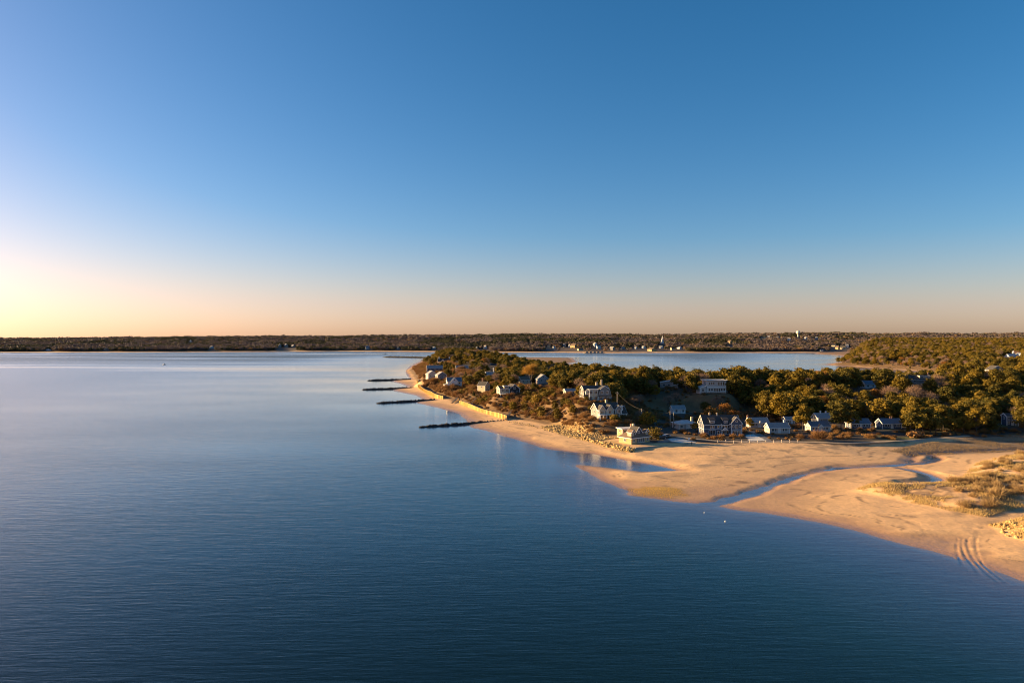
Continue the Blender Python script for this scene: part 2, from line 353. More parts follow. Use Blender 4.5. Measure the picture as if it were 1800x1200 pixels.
ca = gm.attributes.new('ground_colour', 'FLOAT_COLOR', 'POINT'); ca.data.foreach_set('color', np.concatenate([C, np.ones((len(C), 1))], 1).ravel())
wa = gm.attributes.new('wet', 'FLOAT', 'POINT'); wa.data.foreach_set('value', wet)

m_ground, nt, b = new_mat('ground')
at = N(nt, 'ShaderNodeAttribute', attribute_name='ground_colour'); aw = N(nt, 'ShaderNodeAttribute', attribute_name='wet')
geo = N(nt, 'ShaderNodeNewGeometry'); no = N(nt, 'ShaderNodeTexNoise'); no.inputs['Scale'].default_value = .9; no.inputs['Detail'].default_value = 8; no.inputs['Roughness'].default_value = .7
nt.links.new(geo.outputs['Position'], no.inputs['Vector'])
mr = N(nt, 'ShaderNodeMapRange'); mr.inputs['From Min'].default_value = .3; mr.inputs['From Max'].default_value = .7; mr.inputs['To Min'].default_value = .86; mr.inputs['To Max'].default_value = 1.1
nt.links.new(no.outputs['Fac'], mr.inputs['Value'])
s1 = N(nt, 'ShaderNodeVectorMath', operation='SCALE'); nt.links.new(at.outputs['Color'], s1.inputs[0]); nt.links.new(mr.outputs[0], s1.inputs['Scale'])
wetm = N(nt, 'ShaderNodeMix', data_type='RGBA', blend_type='MULTIPLY'); wetm.inputs['B'].default_value = (.50, .44, .41, 1)
nt.links.new(aw.outputs['Fac'], wetm.inputs['Factor']); nt.links.new(s1.outputs[0], wetm.inputs['A'])
# water colour by depth below the surface
sx = N(nt, 'ShaderNodeSeparateXYZ'); nt.links.new(geo.outputs['Position'], sx.inputs[0])
dep = N(nt, 'ShaderNodeMapRange'); dep.inputs['From Min'].default_value = 0; dep.inputs['From Max'].default_value = -3.9
nt.links.new(sx.outputs['Z'], dep.inputs['Value'])
rp = N(nt, 'ShaderNodeValToRGB'); el = rp.color_ramp.elements
el[0].position = 0; el[0].color = (.30, .20, .14, 0); el[1].position = 1; el[1].color = (.0030, .012, .0060, 1)
for po, cc in ((.012, (.17, .14, .17, 1)), (.06, (.085, .095, .15, 1)), (.20, (.035, .062, .092, 1)), (.5, (.010, .034, .034, 1))):
    e = rp.color_ramp.elements.new(po); e.color = cc
nt.links.new(dep.outputs[0], rp.inputs['Fac'])
dm = N(nt, 'ShaderNodeMix', data_type='RGBA'); nt.links.new(rp.outputs['Color'], dm.inputs['B'])
nt.links.new(rp.outputs['Alpha'], dm.inputs['Factor']); nt.links.new(wetm.outputs['Result'], dm.inputs['A']); nt.links.new(dm.outputs['Result'], b.inputs['Base Color'])
spn = N(nt, 'ShaderNodeMapRange'); spn.inputs['From Max'].default_value = .02; spn.inputs['To Min'].default_value = .42; spn.inputs['To Max'].default_value = 0
nt.links.new(dep.outputs[0], spn.inputs['Value']); nt.links.new(spn.outputs[0], b.inputs['Specular IOR Level'])
rr = N(nt, 'ShaderNodeMapRange'); rr.inputs['To Min'].default_value = .92; rr.inputs['To Max'].default_value = .20
nt.links.new(aw.outputs['Fac'], rr.inputs['Value']); nt.links.new(rr.outputs[0], b.inputs['Roughness'])
bp = N(nt, 'ShaderNodeBump'); bp.inputs['Distance'].default_value = .17; bp.inputs['Strength'].default_value = .75
nt.links.new(no.outputs['Fac'], bp.inputs['Height']); nt.links.new(bp.outputs[0], b.inputs['Normal'])
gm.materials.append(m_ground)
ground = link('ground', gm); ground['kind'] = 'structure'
sb = MB(); sb.add([(-15000,-3000,-4.04),(15000,-3000,-4.04),(15000,12000,-4.04),(-15000,12000,-4.04)], [(0,1,2,3)])
seabed = sb.build('seabed', m_ground); seabed['kind'] = 'structure'

# ------------------------------------------------------------------ water
wx = lines([(-15000,-1500,900,60),(-1500,700,22,22),(700,2000,22,60),(2000,15000,60,900)]); wy = lines([(-3000,60,300,20),(60,800,12,16),(800,2900,16,30),(2900,12000,60,900)])
XW, YW = np.meshgrid(wx, wy); wnx = len(wx); wi = np.arange(XW.size).reshape(XW.shape)
wq = np.stack([wi[:-1, :-1], wi[:-1, 1:], wi[1:, 1:], wi[1:, :-1]], -1).reshape(-1, 4)
wm = bpy.data.meshes.new('water'); wm.vertices.add(XW.size); wm.vertices.foreach_set('co', np.stack([XW, YW, np.zeros_like(XW)], -1).ravel())
wm.loops.add(wq.size); wm.loops.foreach_set('vertex_index', wq.ravel().astype(np.int32))
wm.polygons.add(len(wq)); wm.polygons.foreach_set('loop_start', np.arange(0, wq.size, 4, dtype=np.int32)); wm.polygons.foreach_set('loop_total', np.full(len(wq), 4, np.int32)); wm.update(calc_edges=True)
dW = -sdf(XW, YW, LAND)
lee = sstep(dW, 260, 20)*sstep(YW, 330, 520)*sstep(YW, 1500, 900)*(XW < 60)          # sheltered water between the groynes
slick = sstep(fbm(XW/900+.3, YW/110, 71, 5), -.05, .55)*sstep(YW, 330, 900)
shel = .62*sstep(dW, 420, 50)*(.85+.5*fbm(XW/120, YW/45, 74))
calm = np.clip(np.maximum(np.maximum(lee*(.75+.5*fbm(XW/160, YW/60, 73)), slick*.8), shel)+.3*sstep(dW, 30, 4)*(YW > 255), 0, 1)
calm = calm-sstep(YW, 1100, 2000)*sstep(dW, 100, 400)*(.85+.6*fbm(XW/700, YW/90, 77, 4))*(1-slick)
aa = wm.attributes.new('calm', 'FLOAT', 'POINT'); aa.data.foreach_set('value', calm.ravel())
m_water, nt, b = new_mat('water'); nt.nodes.remove(b)
geo = N(nt, 'ShaderNodeNewGeometry'); ac = N(nt, 'ShaderNodeAttribute', attribute_name='calm')
def wave(scale, rot, stretch, detail):
    mp = N(nt, 'ShaderNodeMapping'); mp.inputs['Rotation'].default_value = (0, 0, R(rot)); mp.inputs['Scale'].default_value = (scale/stretch, scale, scale)
    nt.links.new(geo.outputs['Position'], mp.inputs[0]); no = N(nt, 'ShaderNodeTexNoise'); no.inputs['Scale'].default_value = 1; no.inputs['Detail'].default_value = detail
    nt.links.new(mp.outputs[0], no.inputs['Vector']); return no.outputs['Fac']
def madd(a, k, bb=None):
    n = N(nt, 'ShaderNodeMath', operation='MULTIPLY_ADD'); nt.links.new(a, n.inputs[0]); n.inputs[1].default_value = k
    if bb is None: n.inputs[2].default_value = 0
    else: nt.links.new(bb, n.inputs[2])
    return n.outputs[0]
hw = madd(wave(1.0, -9, 6.5, 3), .115, madd(wave(.28, 4, 3.0, 2), .12, madd(wave(2.6, -14, 5.0, 2), .042)))
st = N(nt, 'ShaderNodeMapRange'); st.inputs['To Min'].default_value = 1.0; st.inputs['To Max'].default_value = .10
nt.links.new(ac.outputs['Fac'], st.inputs['Value'])
bp = N(nt, 'ShaderNodeBump'); bp.inputs['Distance'].default_value = 1.0
nt.links.new(hw, bp.inputs['Height']); nt.links.new(st.outputs[0], bp.inputs['Strength'])
gl = N(nt, 'ShaderNodeBsdfGlossy'); gl.inputs['Color'].default_value = (1, 1, 1, 1)
nt.links.new(bp.outputs[0], gl.inputs['Normal'])
ro = N(nt, 'ShaderNodeMapRange'); ro.inputs['To Min'].default_value = .26; ro.inputs['To Max'].default_value = .06
nt.links.new(ac.outputs['Fac'], ro.inputs['Value']); nt.links.new(ro.outputs[0], gl.inputs['Roughness'])
# Fresnel reflectance of water, the same from above and below (the sheet does not bend the light)
fd = N(nt, 'ShaderNodeVectorMath', operation='DOT_PRODUCT'); nt.links.new(geo.outputs['Incoming'], fd.inputs[0]); nt.links.new(bp.outputs[0], fd.inputs[1])
fa = N(nt, 'ShaderNodeMath', operation='ABSOLUTE'); nt.links.new(fd.outputs['Value'], fa.inputs[0])
f1 = N(nt, 'ShaderNodeMath', operation='SUBTRACT', use_clamp=True); f1.inputs[0].default_value = 1; nt.links.new(fa.outputs[0], f1.inputs[1])
f5 = N(nt, 'ShaderNodeMath', operation='POWER'); nt.links.new(f1.outputs[0], f5.inputs[0]); f5.inputs[1].default_value = 5
mxr = N(nt, 'ShaderNodeMapRange'); mxr.clamp = False; mxr.inputs['From Max'].default_value = .6; mxr.inputs['To Min'].default_value = .84; mxr.inputs['To Max'].default_value = 1.14   # a rough sea reflects less at grazing angles
nt.links.new(ac.outputs['Fac'], mxr.inputs['Value'])
fm = N(nt, 'ShaderNodeMath', operation='MULTIPLY_ADD'); nt.links.new(f5.outputs[0], fm.inputs[0]); mn = N(nt, 'ShaderNodeMath', operation='MINIMUM'); nt.links.new(mxr.outputs[0], mn.inputs[0]); mn.inputs[1].default_value = 1.2; nt.links.new(mn.outputs[0], fm.inputs[1]); fm.inputs[2].default_value = .02
fr = fm
tr = N(nt, 'ShaderNodeBsdfTransparent'); tr.inputs['Color'].default_value = (.93, .97, .98, 1)
ms = N(nt, 'ShaderNodeMixShader'); nt.links.new(fr.outputs[0], ms.inputs[0]); nt.links.new(tr.outputs[0], ms.inputs[1]); nt.links.new(gl.outputs[0], ms.inputs[2])
nt.links.new(ms.outputs[0], nt.nodes['Material Output'].inputs['Surface'])
wm.materials.append(m_water)
water = link('water', wm); water['kind'] = 'structure'
# ------------------------------------------------------------------ vegetation prototypes
def leaf_quads(cen, rad, n, size, r, up=0.15, shell=.72):
    """n leaf-clump faces round the surface of an ellipsoid"""
    d = r.normal(size=(n, 3)); d[:, 2] += up*np.abs(d[:, 2]); d /= np.linalg.norm(d, axis=1)[:, None]
    p = np.array(cen)+d*np.array(rad)*(shell+(1.12-shell)*r.random((n, 1)))
    nn = d+.55*r.normal(size=(n, 3)); nn /= np.linalg.norm(nn, axis=1)[:, None]
    t = np.cross(nn, r.normal(size=(n, 3))); t /= np.linalg.norm(t, axis=1)[:, None]; bt = np.cross(nn, t)
    s = size*(.6+.8*r.random((n, 1)))
    V = np.stack([p-t*s*.5-bt*s*.35, p+t*s*.5-bt*s*.2, p+t*s*.35+bt*s*.5, p-t*s*.4+bt*s*.4], 1)
    return V.reshape(-1, 3)
def twigs(cen, rad, n, length, wid, r, spread=.7):
    """n thin twigs pointing outwards through an ellipsoid, as narrow faces"""
    d = r.normal(size=(n, 3)); d[:, 2] = np.abs(d[:, 2])*.8+.1*d[:, 2]; d /= np.linalg.norm(d, axis=1)[:, None]
    p = np.array(cen)+d*np.array(rad)*(.35+.6*r.random((n, 1))**.6)
    dr = d+spread*r.normal(size=(n, 3))*.5; dr[:, 2] += .35; dr /= np.linalg.norm(dr, axis=1)[:, None]
    t = np.cross(dr, r.normal(size=(n, 3))); t /= np.linalg.norm(t, axis=1)[:, None]
    L = length*(.5+r.random((n, 1))); w = wid*(.6+.8*r.random((n, 1)))
    V = np.stack([p-t*w*.5, p+t*w*.5, p+dr*L+t*w*.3, p+dr*L-t*w*.3], 1)
    return V.reshape(-1, 3)
def quad_mesh(name, V, m):
    n = len(V)//4; me = bpy.data.meshes.new(name)
    me.vertices.add(len(V)); me.vertices.foreach_set('co', V.astype(float).ravel())
    me.loops.add(len(V)); me.loops.foreach_set('vertex_index', np.arange(len(V), dtype=np.int32))
    me.polygons.add(n); me.polygons.foreach_set('loop_start', np.arange(0, len(V), 4, dtype=np.int32)); me.polygons.foreach_set('loop_total', np.full(n, 4, np.int32))
    me.update(calc_edges=True); me.materials.append(m); return me

M_pine = leaf_mat('pine_needles', (.052, .058, .016), (.28, .180, .020), .26)
M_cedar = leaf_mat('cedar_foliage', (.050, .056, .016), (.11, .095, .020), .15)
M_oak = leaf_mat('dry_oak_leaves', (.26, .105, .025), (.33, .18, .035), .3)
M_twig = leaf_mat('bare_twigs', (.24, .15, .105), (.34, .23, .16), .1)
M_willow = leaf_mat('willow_twigs', (.38, .20, .035), (.42, .24, .05), .2)
M_scrub = leaf_mat('bluff_scrub', (.19, .095, .042), (.33, .185, .065), .15)
M_gscrub = leaf_mat('green_scrub', (.12, .095, .020), (.31, .195, .030), .2)
M_bay = leaf_mat('dune_shrub_twigs', (.30, .195, .095), (.42, .29, .14), .15)
M_bark = mat('bark', (.10, .075, .06), .9, .35, 3, .2, bump=.05, stretch=(3, 3, .6))
M_barkg = mat('grey_bark', (.17, .14, .12), .9, .3, 3, .2, bump=.04, stretch=(3, 3, .6))
M_barkd = mat('young_bark', (.13, .10, .085), .9, .3, 3, .2, bump=.04, stretch=(3, 3, .6))

def pine_proto(seed, hgt, crad, open_=.5):
    r = np.random.default_rng(seed); rr = random.Random(seed)
    base = hgt*(.28+.14*r.random()); V = []; tb = MB()
    lean = (rr.uniform(-.5, .5), rr.uniform(-.5, .5))
    axis = [(lean[0]*t*t, lean[1]*t*t, -0.6+(hgt*.9+.6)*t) for t in (0, .35, .65, 1)]
    tb.tube(axis, [.27, .20, .13, .04], 7)
    n = int(15+10*r.random())
    for i in range(n):
        t = (i+.5)/n; z = base+(hgt-base)*t**.85
        rad = crad*math.sin(math.pi*min(.97, .22+.72*t))**.8*(.45+.85*r.random())
        a = 2.4*i+r.random()*1.2
        q = rad*(.55+.4*r.random()) if i < n-2 else rad*.2
        c = (q*math.cos(a)+lean[0]*t, q*math.sin(a)+lean[1]*t, z-.4)
        cr = crad*(.20+.26*r.random())
        V.append(leaf_quads(c, (cr*(.8+.5*r.random()), cr*(.8+.5*r.random()), cr*.6), int(55+250*cr/crad*r.random()), .58, r, .35))
        tb.tube([(lean[0]*t*t, lean[1]*t*t, max(base*.75, z-1.3)), (c[0]*.6, c[1]*.6, z-.8), c], [.09, .06, .03], 5)
    for i in range(14):       # ragged sprays standing out of the crown
        a = r.random()*6.28; t = r.random(); q = crad*(.8+.45*r.random())*(1-.55*t); z = base+(hgt+.6-base)*(.15+.9*t)
        V.append(leaf_quads((q*math.cos(a), q*math.sin(a), z), (.75, .75, .45), 9, .5, r, .3))
    return quad_mesh('crown', np.concatenate(V), M_pine), tb.mesh('trunk', M_bark, True)
def round_proto(seed, hgt, crad, m, bark, leafy=True, twig=(900, 1.3, .07)):
    """broadleaf: forked trunk and limbs; dry leaves or bare twigs"""
    r = np.random.default_rng(seed); rr = random.Random(seed); tb = MB(); V = []
    fork = hgt*.25; tb.tube([(0, 0, -.6), (rr.uniform(-.2, .2), rr.uniform(-.2, .2), fork)], [.26, .19], 7)
    n = 11
    for i in range(n):
        a = 2.4*i+r.random(); el = .35+.6*(i/n); L = hgt*(.5+.25*r.random())
        e = (crad*math.cos(a)*math.cos(el*1.4)*.85, crad*math.sin(a)*math.cos(el*1.4)*.85, fork+(hgt-fork)*math.sin(el*1.5)*.86)
        mid = (e[0]*.45, e[1]*.45, fork+(e[2]-fork)*.6)
        tb.tube([(0, 0, fork-.3), mid, e], [.12, .07, .02], 5)
        for k in range(2):
            f = (e[0]+rr.uniform(-1, 1)*crad*.35, e[1]+rr.uniform(-1, 1)*crad*.35, e[2]+rr.uniform(-.4, 1)); tb.tube([mid, f], [.05, .015], 4)
        cr = crad*(.36+.15*r.random())
        if leafy: V.append(leaf_quads(e, (cr, cr, cr*.8), 70, .5, r, .2, .5))
        else: V.append(twigs(e, (cr, cr, cr*.9), twig[0]//n, twig[1], twig[2], r))
    return quad_mesh('crown', np.concatenate(V), m), tb.mesh('trunk', bark, True)
def cedar_proto(seed, hgt, crad):
    r = np.random.default_rng(seed); V = []; tb = MB(); tb.tube([(0, 0, -.5), (0, 0, hgt*.9)], [.2, .03], 6)
    for i in range(16):
        t = i/15; z = .5+(hgt-.7)*t; rad = crad*(1-t)**.75+.15
        for k in range(3 if t < .7 else 1):
            a = 2.1*k+i; V.append(leaf_quads((rad*.5*math.cos(a), rad*.5*math.sin(a), z), (rad*.55, rad*.55, .75), 34, .45, r, .2))
    return quad_mesh('crown', np.concatenate(V), M_cedar), tb.mesh('trunk', M_bark, True)
def shrub_proto(seed, hgt, rad, m, leafy):
    r = np.random.default_rng(seed); V = []; tb = MB()
    for i in range(7):
        a = 2.4*i+r.random(); q = rad*.55*math.sqrt(i/7); c = (q*math.cos(a), q*math.sin(a), hgt*(.38+.22*r.random()))
        tb.tube([(q*.3*math.cos(a), q*.3*math.sin(a), -.3), c], [.05, .02], 4)
        if leafy: V.append(leaf_quads(c, (rad*.5, rad*.5, hgt*.45), 60, .36, r, .2, .4))
        else: V.append(twigs((c[0], c[1], hgt*.15), (rad*.55, rad*.55, hgt*.7), 120, hgt*.45, .055, r))
    return quad_mesh('foliage', np.concatenate(V), m), tb.mesh('stem', M_barkd, True)

PROTO = {}
PROTO['pine'] = [pine_proto(100+i, h, c) for i, (h, c) in enumerate([(11.5,4.4),(10.5,3.8),(12,4.7),(9.5,4.2),(10.5,5.2),(12.5,4.2),(8.5,3.5),(9.8,4.8)])]
PROTO['bare'] = [round_proto(200+i, h, c, M_twig, M_barkg, False) for i, (h, c) in enumerate([(9,3.8),(7.5,3.4),(8.5,4.2)])]
PROTO['oak'] = [round_proto(220+i, h, c, M_oak, M_barkg, True) for i, (h, c) in enumerate([(9,4.0),(7.5,3.5)])]
PROTO['willow'] = [round_proto(240, 12, 6.2, M_willow, M_barkg, False, (3600, 1.8, .10))]
PROTO['cedar'] = [cedar_proto(260+i, h, c) for i, (h, c) in enumerate([(7,2.2),(5.5,1.9)])]
PROTO['scrub'] = [shrub_proto(300+i, h, c, M_scrub, i % 2 == 1) for i, (h, c) in enumerate([(1.7,1.8),(1.4,1.6),(2.1,2.0),(1.2,1.9)])]
PROTO['gscrub'] = [shrub_proto(320+i, h, c, M_gscrub, True) for i, (h, c) in enumerate([(2.8,2.0),(2.2,1.8),(3.4,2.1)])]
PROTO['bay'] = [shrub_proto(340+i, h, c, M_bay, False) for i, (h, c) in enumerate([(1.8,1.8),(1.4,1.6),(2.2,2.1)])]
TREE_NAME = dict(pine='pine_tree', bare='bare_tree', oak='oak_tree', willow='willow_tree', cedar='cedar_tree', scrub='shrub', gscrub='shrub', bay='shrub')
TREE_CAT = dict(pine='tree', bare='tree', oak='tree', willow='tree', cedar='tree', scrub='shrub', gscrub='shrub', bay='shrub')
PH = dict(pine=11, bare=8.5, oak=8.5, willow=12, cedar=6.5, scrub=1.6, gscrub=2.8, bay=1.8)
PR = dict(pine=3.8, bare=3.6, oak=3.6, willow=6, cedar=2, scrub=1.7, gscrub=1.9, bay=1.8)

HRECT = {}   # house -> (px0, px1, py top, py base, distance): keeps their sight lines free
for k, (hw_, ht_) in dict(A=(27,27), B=(29,27), C=(28,38), D=(36,36), E=(24,30), F=(13,17), G=(21,15), H1=(18,19), H2=(19,21), H3=(18,20), H4=(18,18), H5=(19,20), H6=(11,24),
                          L1=(18,24), L2=(12,22), L3=(19,21), L4=(9,17), L5=(11,16), L6=(10,11), K1=(9,17), K2=(9,15), K3=(13,14), K4=(11,12), K5=(11,12), K6=(7,8), K7=(5,5), K8=(6,7),
                          M1=(34,11), M2=(14,7), M3=(9,8), M4=(13,15), M5=(17,12)).items():
    p, bs, Y = HP[k]; HRECT[k] = (p-hw_, p+hw_, bs-ht_, bs-(ht_*.5 if k[0] in 'KM' else 0), Y)
CLEAR_PX = [(1085,1232,688,742,455)]      # the open, shaded hollow below the flat-roofed house
def blocked(x, y, z, hgt, rad):
    p, pb = PROJ(x, y, z); pt = PROJ(x, y, z+hgt)[1]; w = rad*FPX/y
    for (a, b_, t, bs, Y) in HRECT.values():
        if y < Y+rad+3 and p+w > a and p-w < b_ and pt < bs-2 and pb > t: return True
    for (hx, hy, hz) in HB.values():
        if math.hypot(x-hx, y-hy) < rad*.6+7.5: return True
    return False

def put_tree(kind, v, x, y, z, s, label, group):
    t = thing(TREE_NAME[kind], label, TREE_CAT[kind], (x, y, z), rnd.uniform(0, 6.28), group)
    t.scale = (s*rnd.uniform(.9, 1.1), s*rnd.uniform(.9, 1.1), s*rnd.uniform(.9, 1.1))
    c, tr = PROTO[kind][v % len(PROTO[kind])]
    names = ('foliage', 'stem') if TREE_CAT[kind] == 'shrub' else ('crown', 'trunk')
    link(names[0], c, t); link(names[1], tr, t)
    return t

def hid(s):   # vectorised ground sampling for a list of points
    a = np.array(s); return height(a[:, 0], a[:, 1], False)

def jitter_grid(x0, x1, y0, y1, sp, seed):
    r = np.random.default_rng(seed); X, Y = np.meshgrid(np.arange(x0, x1, sp), np.arange(y0, y1, sp))
    return (X+r.uniform(-.42, .42, X.shape)*sp).ravel(), (Y+r.uniform(-.42, .42, Y.shape)*sp).ravel()

individual = []; forest = []         # (kind, x, y, z, scale)
# hand-placed trees that stand out in the photograph: kind, column, row of the foot, distance, height
NAMED = [('pine',1411,757,353,11.5,'pine with broad golden crown standing between two cottages, roadside edge'),
         ('pine',1478,757,352,17,'tall pine with golden top beside the cottage with the porch hood'),
         ('pine',1497,756,356,13.5,'dark leaning pine close against the gable of a blue grey cottage'),
         ('pine',1600,765,340,12,'pine at the wood edge above a pale rounded shrub'),
         ('pine',1622,768,338,13,'ragged pine at the wood edge overhanging the sandy bank'),
         ('pine',1645,770,338,11,'low spreading pine where the wood meets the brown marsh'),
         ('pine',1372,742,392,16,'tall pine rising behind the pinkish shingled cottage'),
         ('pine',1350,738,400,14,'pine with bright crown behind the cottage with long grey roof'),
         ('oak',1250,742,385,11,'oak with dry brown leaves behind the large shingled house'),
         ('oak',1275,738,395,10,'oak with tawny leaves behind the roof ridge of the large shingled house'),
         ('oak',1291,742,382,9.5,'rust orange oak beside the end gable of the large shingled house'),
         ('pine',1222,762,352,6,'small pine beside the lit end wall of the large shingled house'),
         ('pine',1318,757,362,6.0,'small bushy pine in front of the cottage with the brick chimney'),
         ('gscrub',1151,772,325,5.0,'rounded yellow green bush behind the low beach house'),
         ('pine',1137,752,360,8.5,'bright young pine by the utility pole in the hollow'),
         ('gscrub',1081,737,357,5.2,'yellow green bush in front of the many gabled house'),
         ('pine',1031,706,392,3.2,'young pine in front of the gambrel roofed house'),
         ('willow',934,690,520,13.5,'big golden willow with bare twigs among the bluff houses'),
         ('bare',975,690,520,8,'pale bare tree behind the grey gabled bluff house'),
         ('bare',1124,716,440,7,'pinkish bare tree in the shaded hollow'),
         ('bare',1262,712,440,8.5,'pink grey bare tree below the flat roofed house'),
         ('scrub',1610,779,330,4.2,'pale rounded shrub at the end of the sandy bank'),
         ('scrub',1438,783,322,3.0,'rust brown bush on the eroded bank in front of the cottages')]
for kind, px, py, Y, hgt, lab in NAMED:
    x = WX(px, Y); z = float(height(np.array([x]), np.array([Y]), False)[0])
    sc_ = hgt/PH[kind]
    put_tree(kind, rnd.randrange(8), x, Y, z, sc_, lab, None)

bx_, by_ = jitter_grid(-300, 900, 330, 700, 6.4, 5); far_x, far_y = jitter_grid(-330, 2600, 700, 2500, 9.0, 6)
PX_, PY_ = np.concatenate([bx_, far_x]), np.concatenate([by_, far_y])
inview = (PX_ > -PY_*.86-15) & (PX_ < PY_*1.3+15)
PX_, PY_ = PX_[inview], PY_[inview]
DT = sdf(PX_, PY_, TOE); PH_ = height(PX_, PY_, False); DL = sdf(PX_, PY_, LAND); DENS = fbm(PX_/45, PY_/45, 81); KN = fbm(PX_/30, PY_/30, 83)
slope_x = (height(PX_+3, PY_, False)-height(PX_-3, PY_, False))/6
for x, y, z, dt, dl, de, kn in zip(PX_, PY_, PH_, DT, DL, DENS, KN):
    if z < 1.9 or dl < 14: continue
    u = rnd.random(); west = (x < 62 and y < 560) or (x < -20-.12*(y-560))
    p, _ = PROJ(x, y, z)
    grove = (p > 1330 and dt > -26 and y > 378) or (1583 < p < 1745 and 343 < y < 420) or (p > 1790 and y > 345)
    if (dt > 4 or grove) and not (west and dt < 40):
        # thinner on the shaded hollow
        inhollow = 1085 < p < 1232 and y < 452
        if inhollow and u < .8: continue
        if de < -.35 and u < .7: continue
        if u > .90: continue
        k = 'pine'
        if kn > .18 and rnd.random() < .45: k = 'bare' if rnd.random() < .65 else 'oak'
        elif rnd.random() < (.08 if y < 1100 else .34): k = 'bare'
        elif rnd.random() < .05: k = 'cedar'
        s = rnd.choice((rnd.uniform(.6, .95), rnd.uniform(.9, 1.2), rnd.uniform(1.05, 1.42)))*(.85 if 500 < y < 1200 else 1.0)
        if inhollow: k = 'bare'; s *= .7
    elif west and y < 590 and 828 < p < 1012 and dt > 9:
        k = 'gscrub' if rnd.random() < .6 else 'pine' if rnd.random() < .7 else 'cedar'
        s = rnd.uniform(1.0, 1.9) if k == 'gscrub' else rnd.uniform(.4, .72)
    elif west and 14 < dt:
        if dt < 26: k = 'gscrub'; s = rnd.uniform(.8, 1.5)
        else:
            k = ('gscrub', 'pine', 'cedar', 'bare', 'pine', 'pine')[rnd.randrange(6)]; s = rnd.uniform(.6, .95) if k in ('pine', 'bare') else rnd.uniform(.8, 1.3)
        if u < .12: continue
    else: continue
    if blocked(x, y, z, PH[k]*s, PR[k]*s): continue
    forest.append((k, x, y, z, s))
forest.sort(key=lambda t: t[2]/t[4]/PH[t[0]])
cap = dict(pine=280, bare=70, oak=50, cedar=30, gscrub=80)
def where(x, y):
    p = 900+FPX*x/y
    if p > 1690: return 'towards the white posted hillside house'
    if p > 1545: return 'on the wooded slope behind the cottage row end'
    if p > 1300: return 'on the wooded slope above the middle cottages'
    if p > 1185: return 'around the flat roofed house on the hill'
    if p > 1000: return 'on the hill behind the gambrel roofed house'
    if p > 880: return 'on the bluff by the dark gabled house'
    return 'on the bluff around the white seaside house'
TXT = dict(pine=['domed pitch pine', 'narrow pitch pine', 'full crowned pitch pine', 'squat pitch pine', 'spreading pitch pine', 'slender pitch pine', 'rounded pitch pine', 'wide open pitch pine'],
           bare=['leafless pink grey tree', 'leafless upright grey tree', 'leafless broad grey tree'], oak=['domed rusty leaved oak', 'rounded tawny leaved oak'], cedar=['narrow dark cedar', 'short dark cedar'], gscrub=['olive green bush', 'low olive green bush', 'upright olive green bush'])
def sizeword(s, a, b_): return 'tall' if s > b_ else 'small' if s < a else 'middling'
cnt = {}; rest = []
for k, x, y, z, s in forest:
    cnt[k] = cnt.get(k, 0)+(1 if x < y*.78 else 0)
    if cnt[k] <= cap[k] and y < 1000 and x < y*.78:
        v = rnd.randrange(8) % len(PROTO[k]); lab = sizeword(s, .9, 1.08)+' '+TXT[k][v]+' '+where(x, y); put_tree(k, v, x, y, z-.15, s, lab, lab)
    else: rest.append((k, x, y, z-.15, s))

# low brown scrub on the bluff face, dune shrubs, bank bushes
sx_, sy_ = jitter_grid(-240, 85, 330, 1150, 3.0, 8)
ST = sdf(sx_, sy_, TOE); SZ = height(sx_, sy_, False); SD = fbm(sx_/14, sy_/14, 87)
scr = []
for x, y, z, dt, de in zip(sx_, sy_, SZ, ST, SD):
    if abs(x) > y*.8 or dt < 3 or dt > 48 or z < 2.2: continue
    if de < -.25 and rnd.random() < (.35 if y < 480 else .6): continue
    if x > 50 and y < 350: continue
    s = rnd.uniform(.6, 1.25)*(1.0 if y < 560 else 1.5)
    if any(math.hypot(x-h[0], y-h[1]) < 6.5 for h in HB.values()): continue
    scr.append(('scrub', x, y, z-.1, s))
bx2, by2 = jitter_grid(60, 420, 325, 490, 3.4, 9); BT = sdf(bx2, by2, YARD); BZ = height(bx2, by2, False); BD = fbm(bx2/12, by2/12, 88); BTO = sdf(bx2, by2, TOE); BP = (seg_dist(bx2, by2, PATH) < 2.5)|(sdf(bx2, by2, SHELL) > -2)|(sdf(bx2, by2, SHELL2) > -2)
for x, y, z, yd, de, dt, onp in zip(bx2, by2, BZ, BT, BD, BTO, BP):
    if onp: continue
    if yd < -1.8 or dt > (62 if 70 < x < 175 else 30): continue
    edge = yd < 6 and x > 150
    if not edge and (de < -.15 or rnd.random() < .4): continue
    if edge and (rnd.random() < .35 or de < -.3): continue
    s = rnd.uniform(.4, .8) if edge else rnd.uniform(.5, 1.0)
    if blocked(x, y, z, 1.5*s, 1.5*s): continue
    scr.append(('scrub', x, y, z-.1, s))
scr.sort(key=lambda t: t[2]/t[4])
for i, (k, x, y, z, s) in enumerate(scr):
    if i < 115:
        v = rnd.randrange(4); lab = ('small ', 'large ')[s > .9]+('twiggy rust brown bush ', 'leafy rust brown bush ', 'tall twiggy brown bush ', 'low leafy brown bush ')[v]+('in the yards between the beach path and the wood' if x > 84 else 'on the bluff face above the beach' if y < 480 else 'on the bluff below the seaside houses')
        put_tree(k, v, x, y, z, s, lab, lab)
    else: rest.append((k, x, y, z, s))
dx_, dy_ = jitter_grid(90, 330, 150, 300, 2.9, 10); DD = sdf(dx_, dy_, DUNE); DZ = height(dx_, dy_, False); DE = fbm(dx_/16, dy_/16, 90)
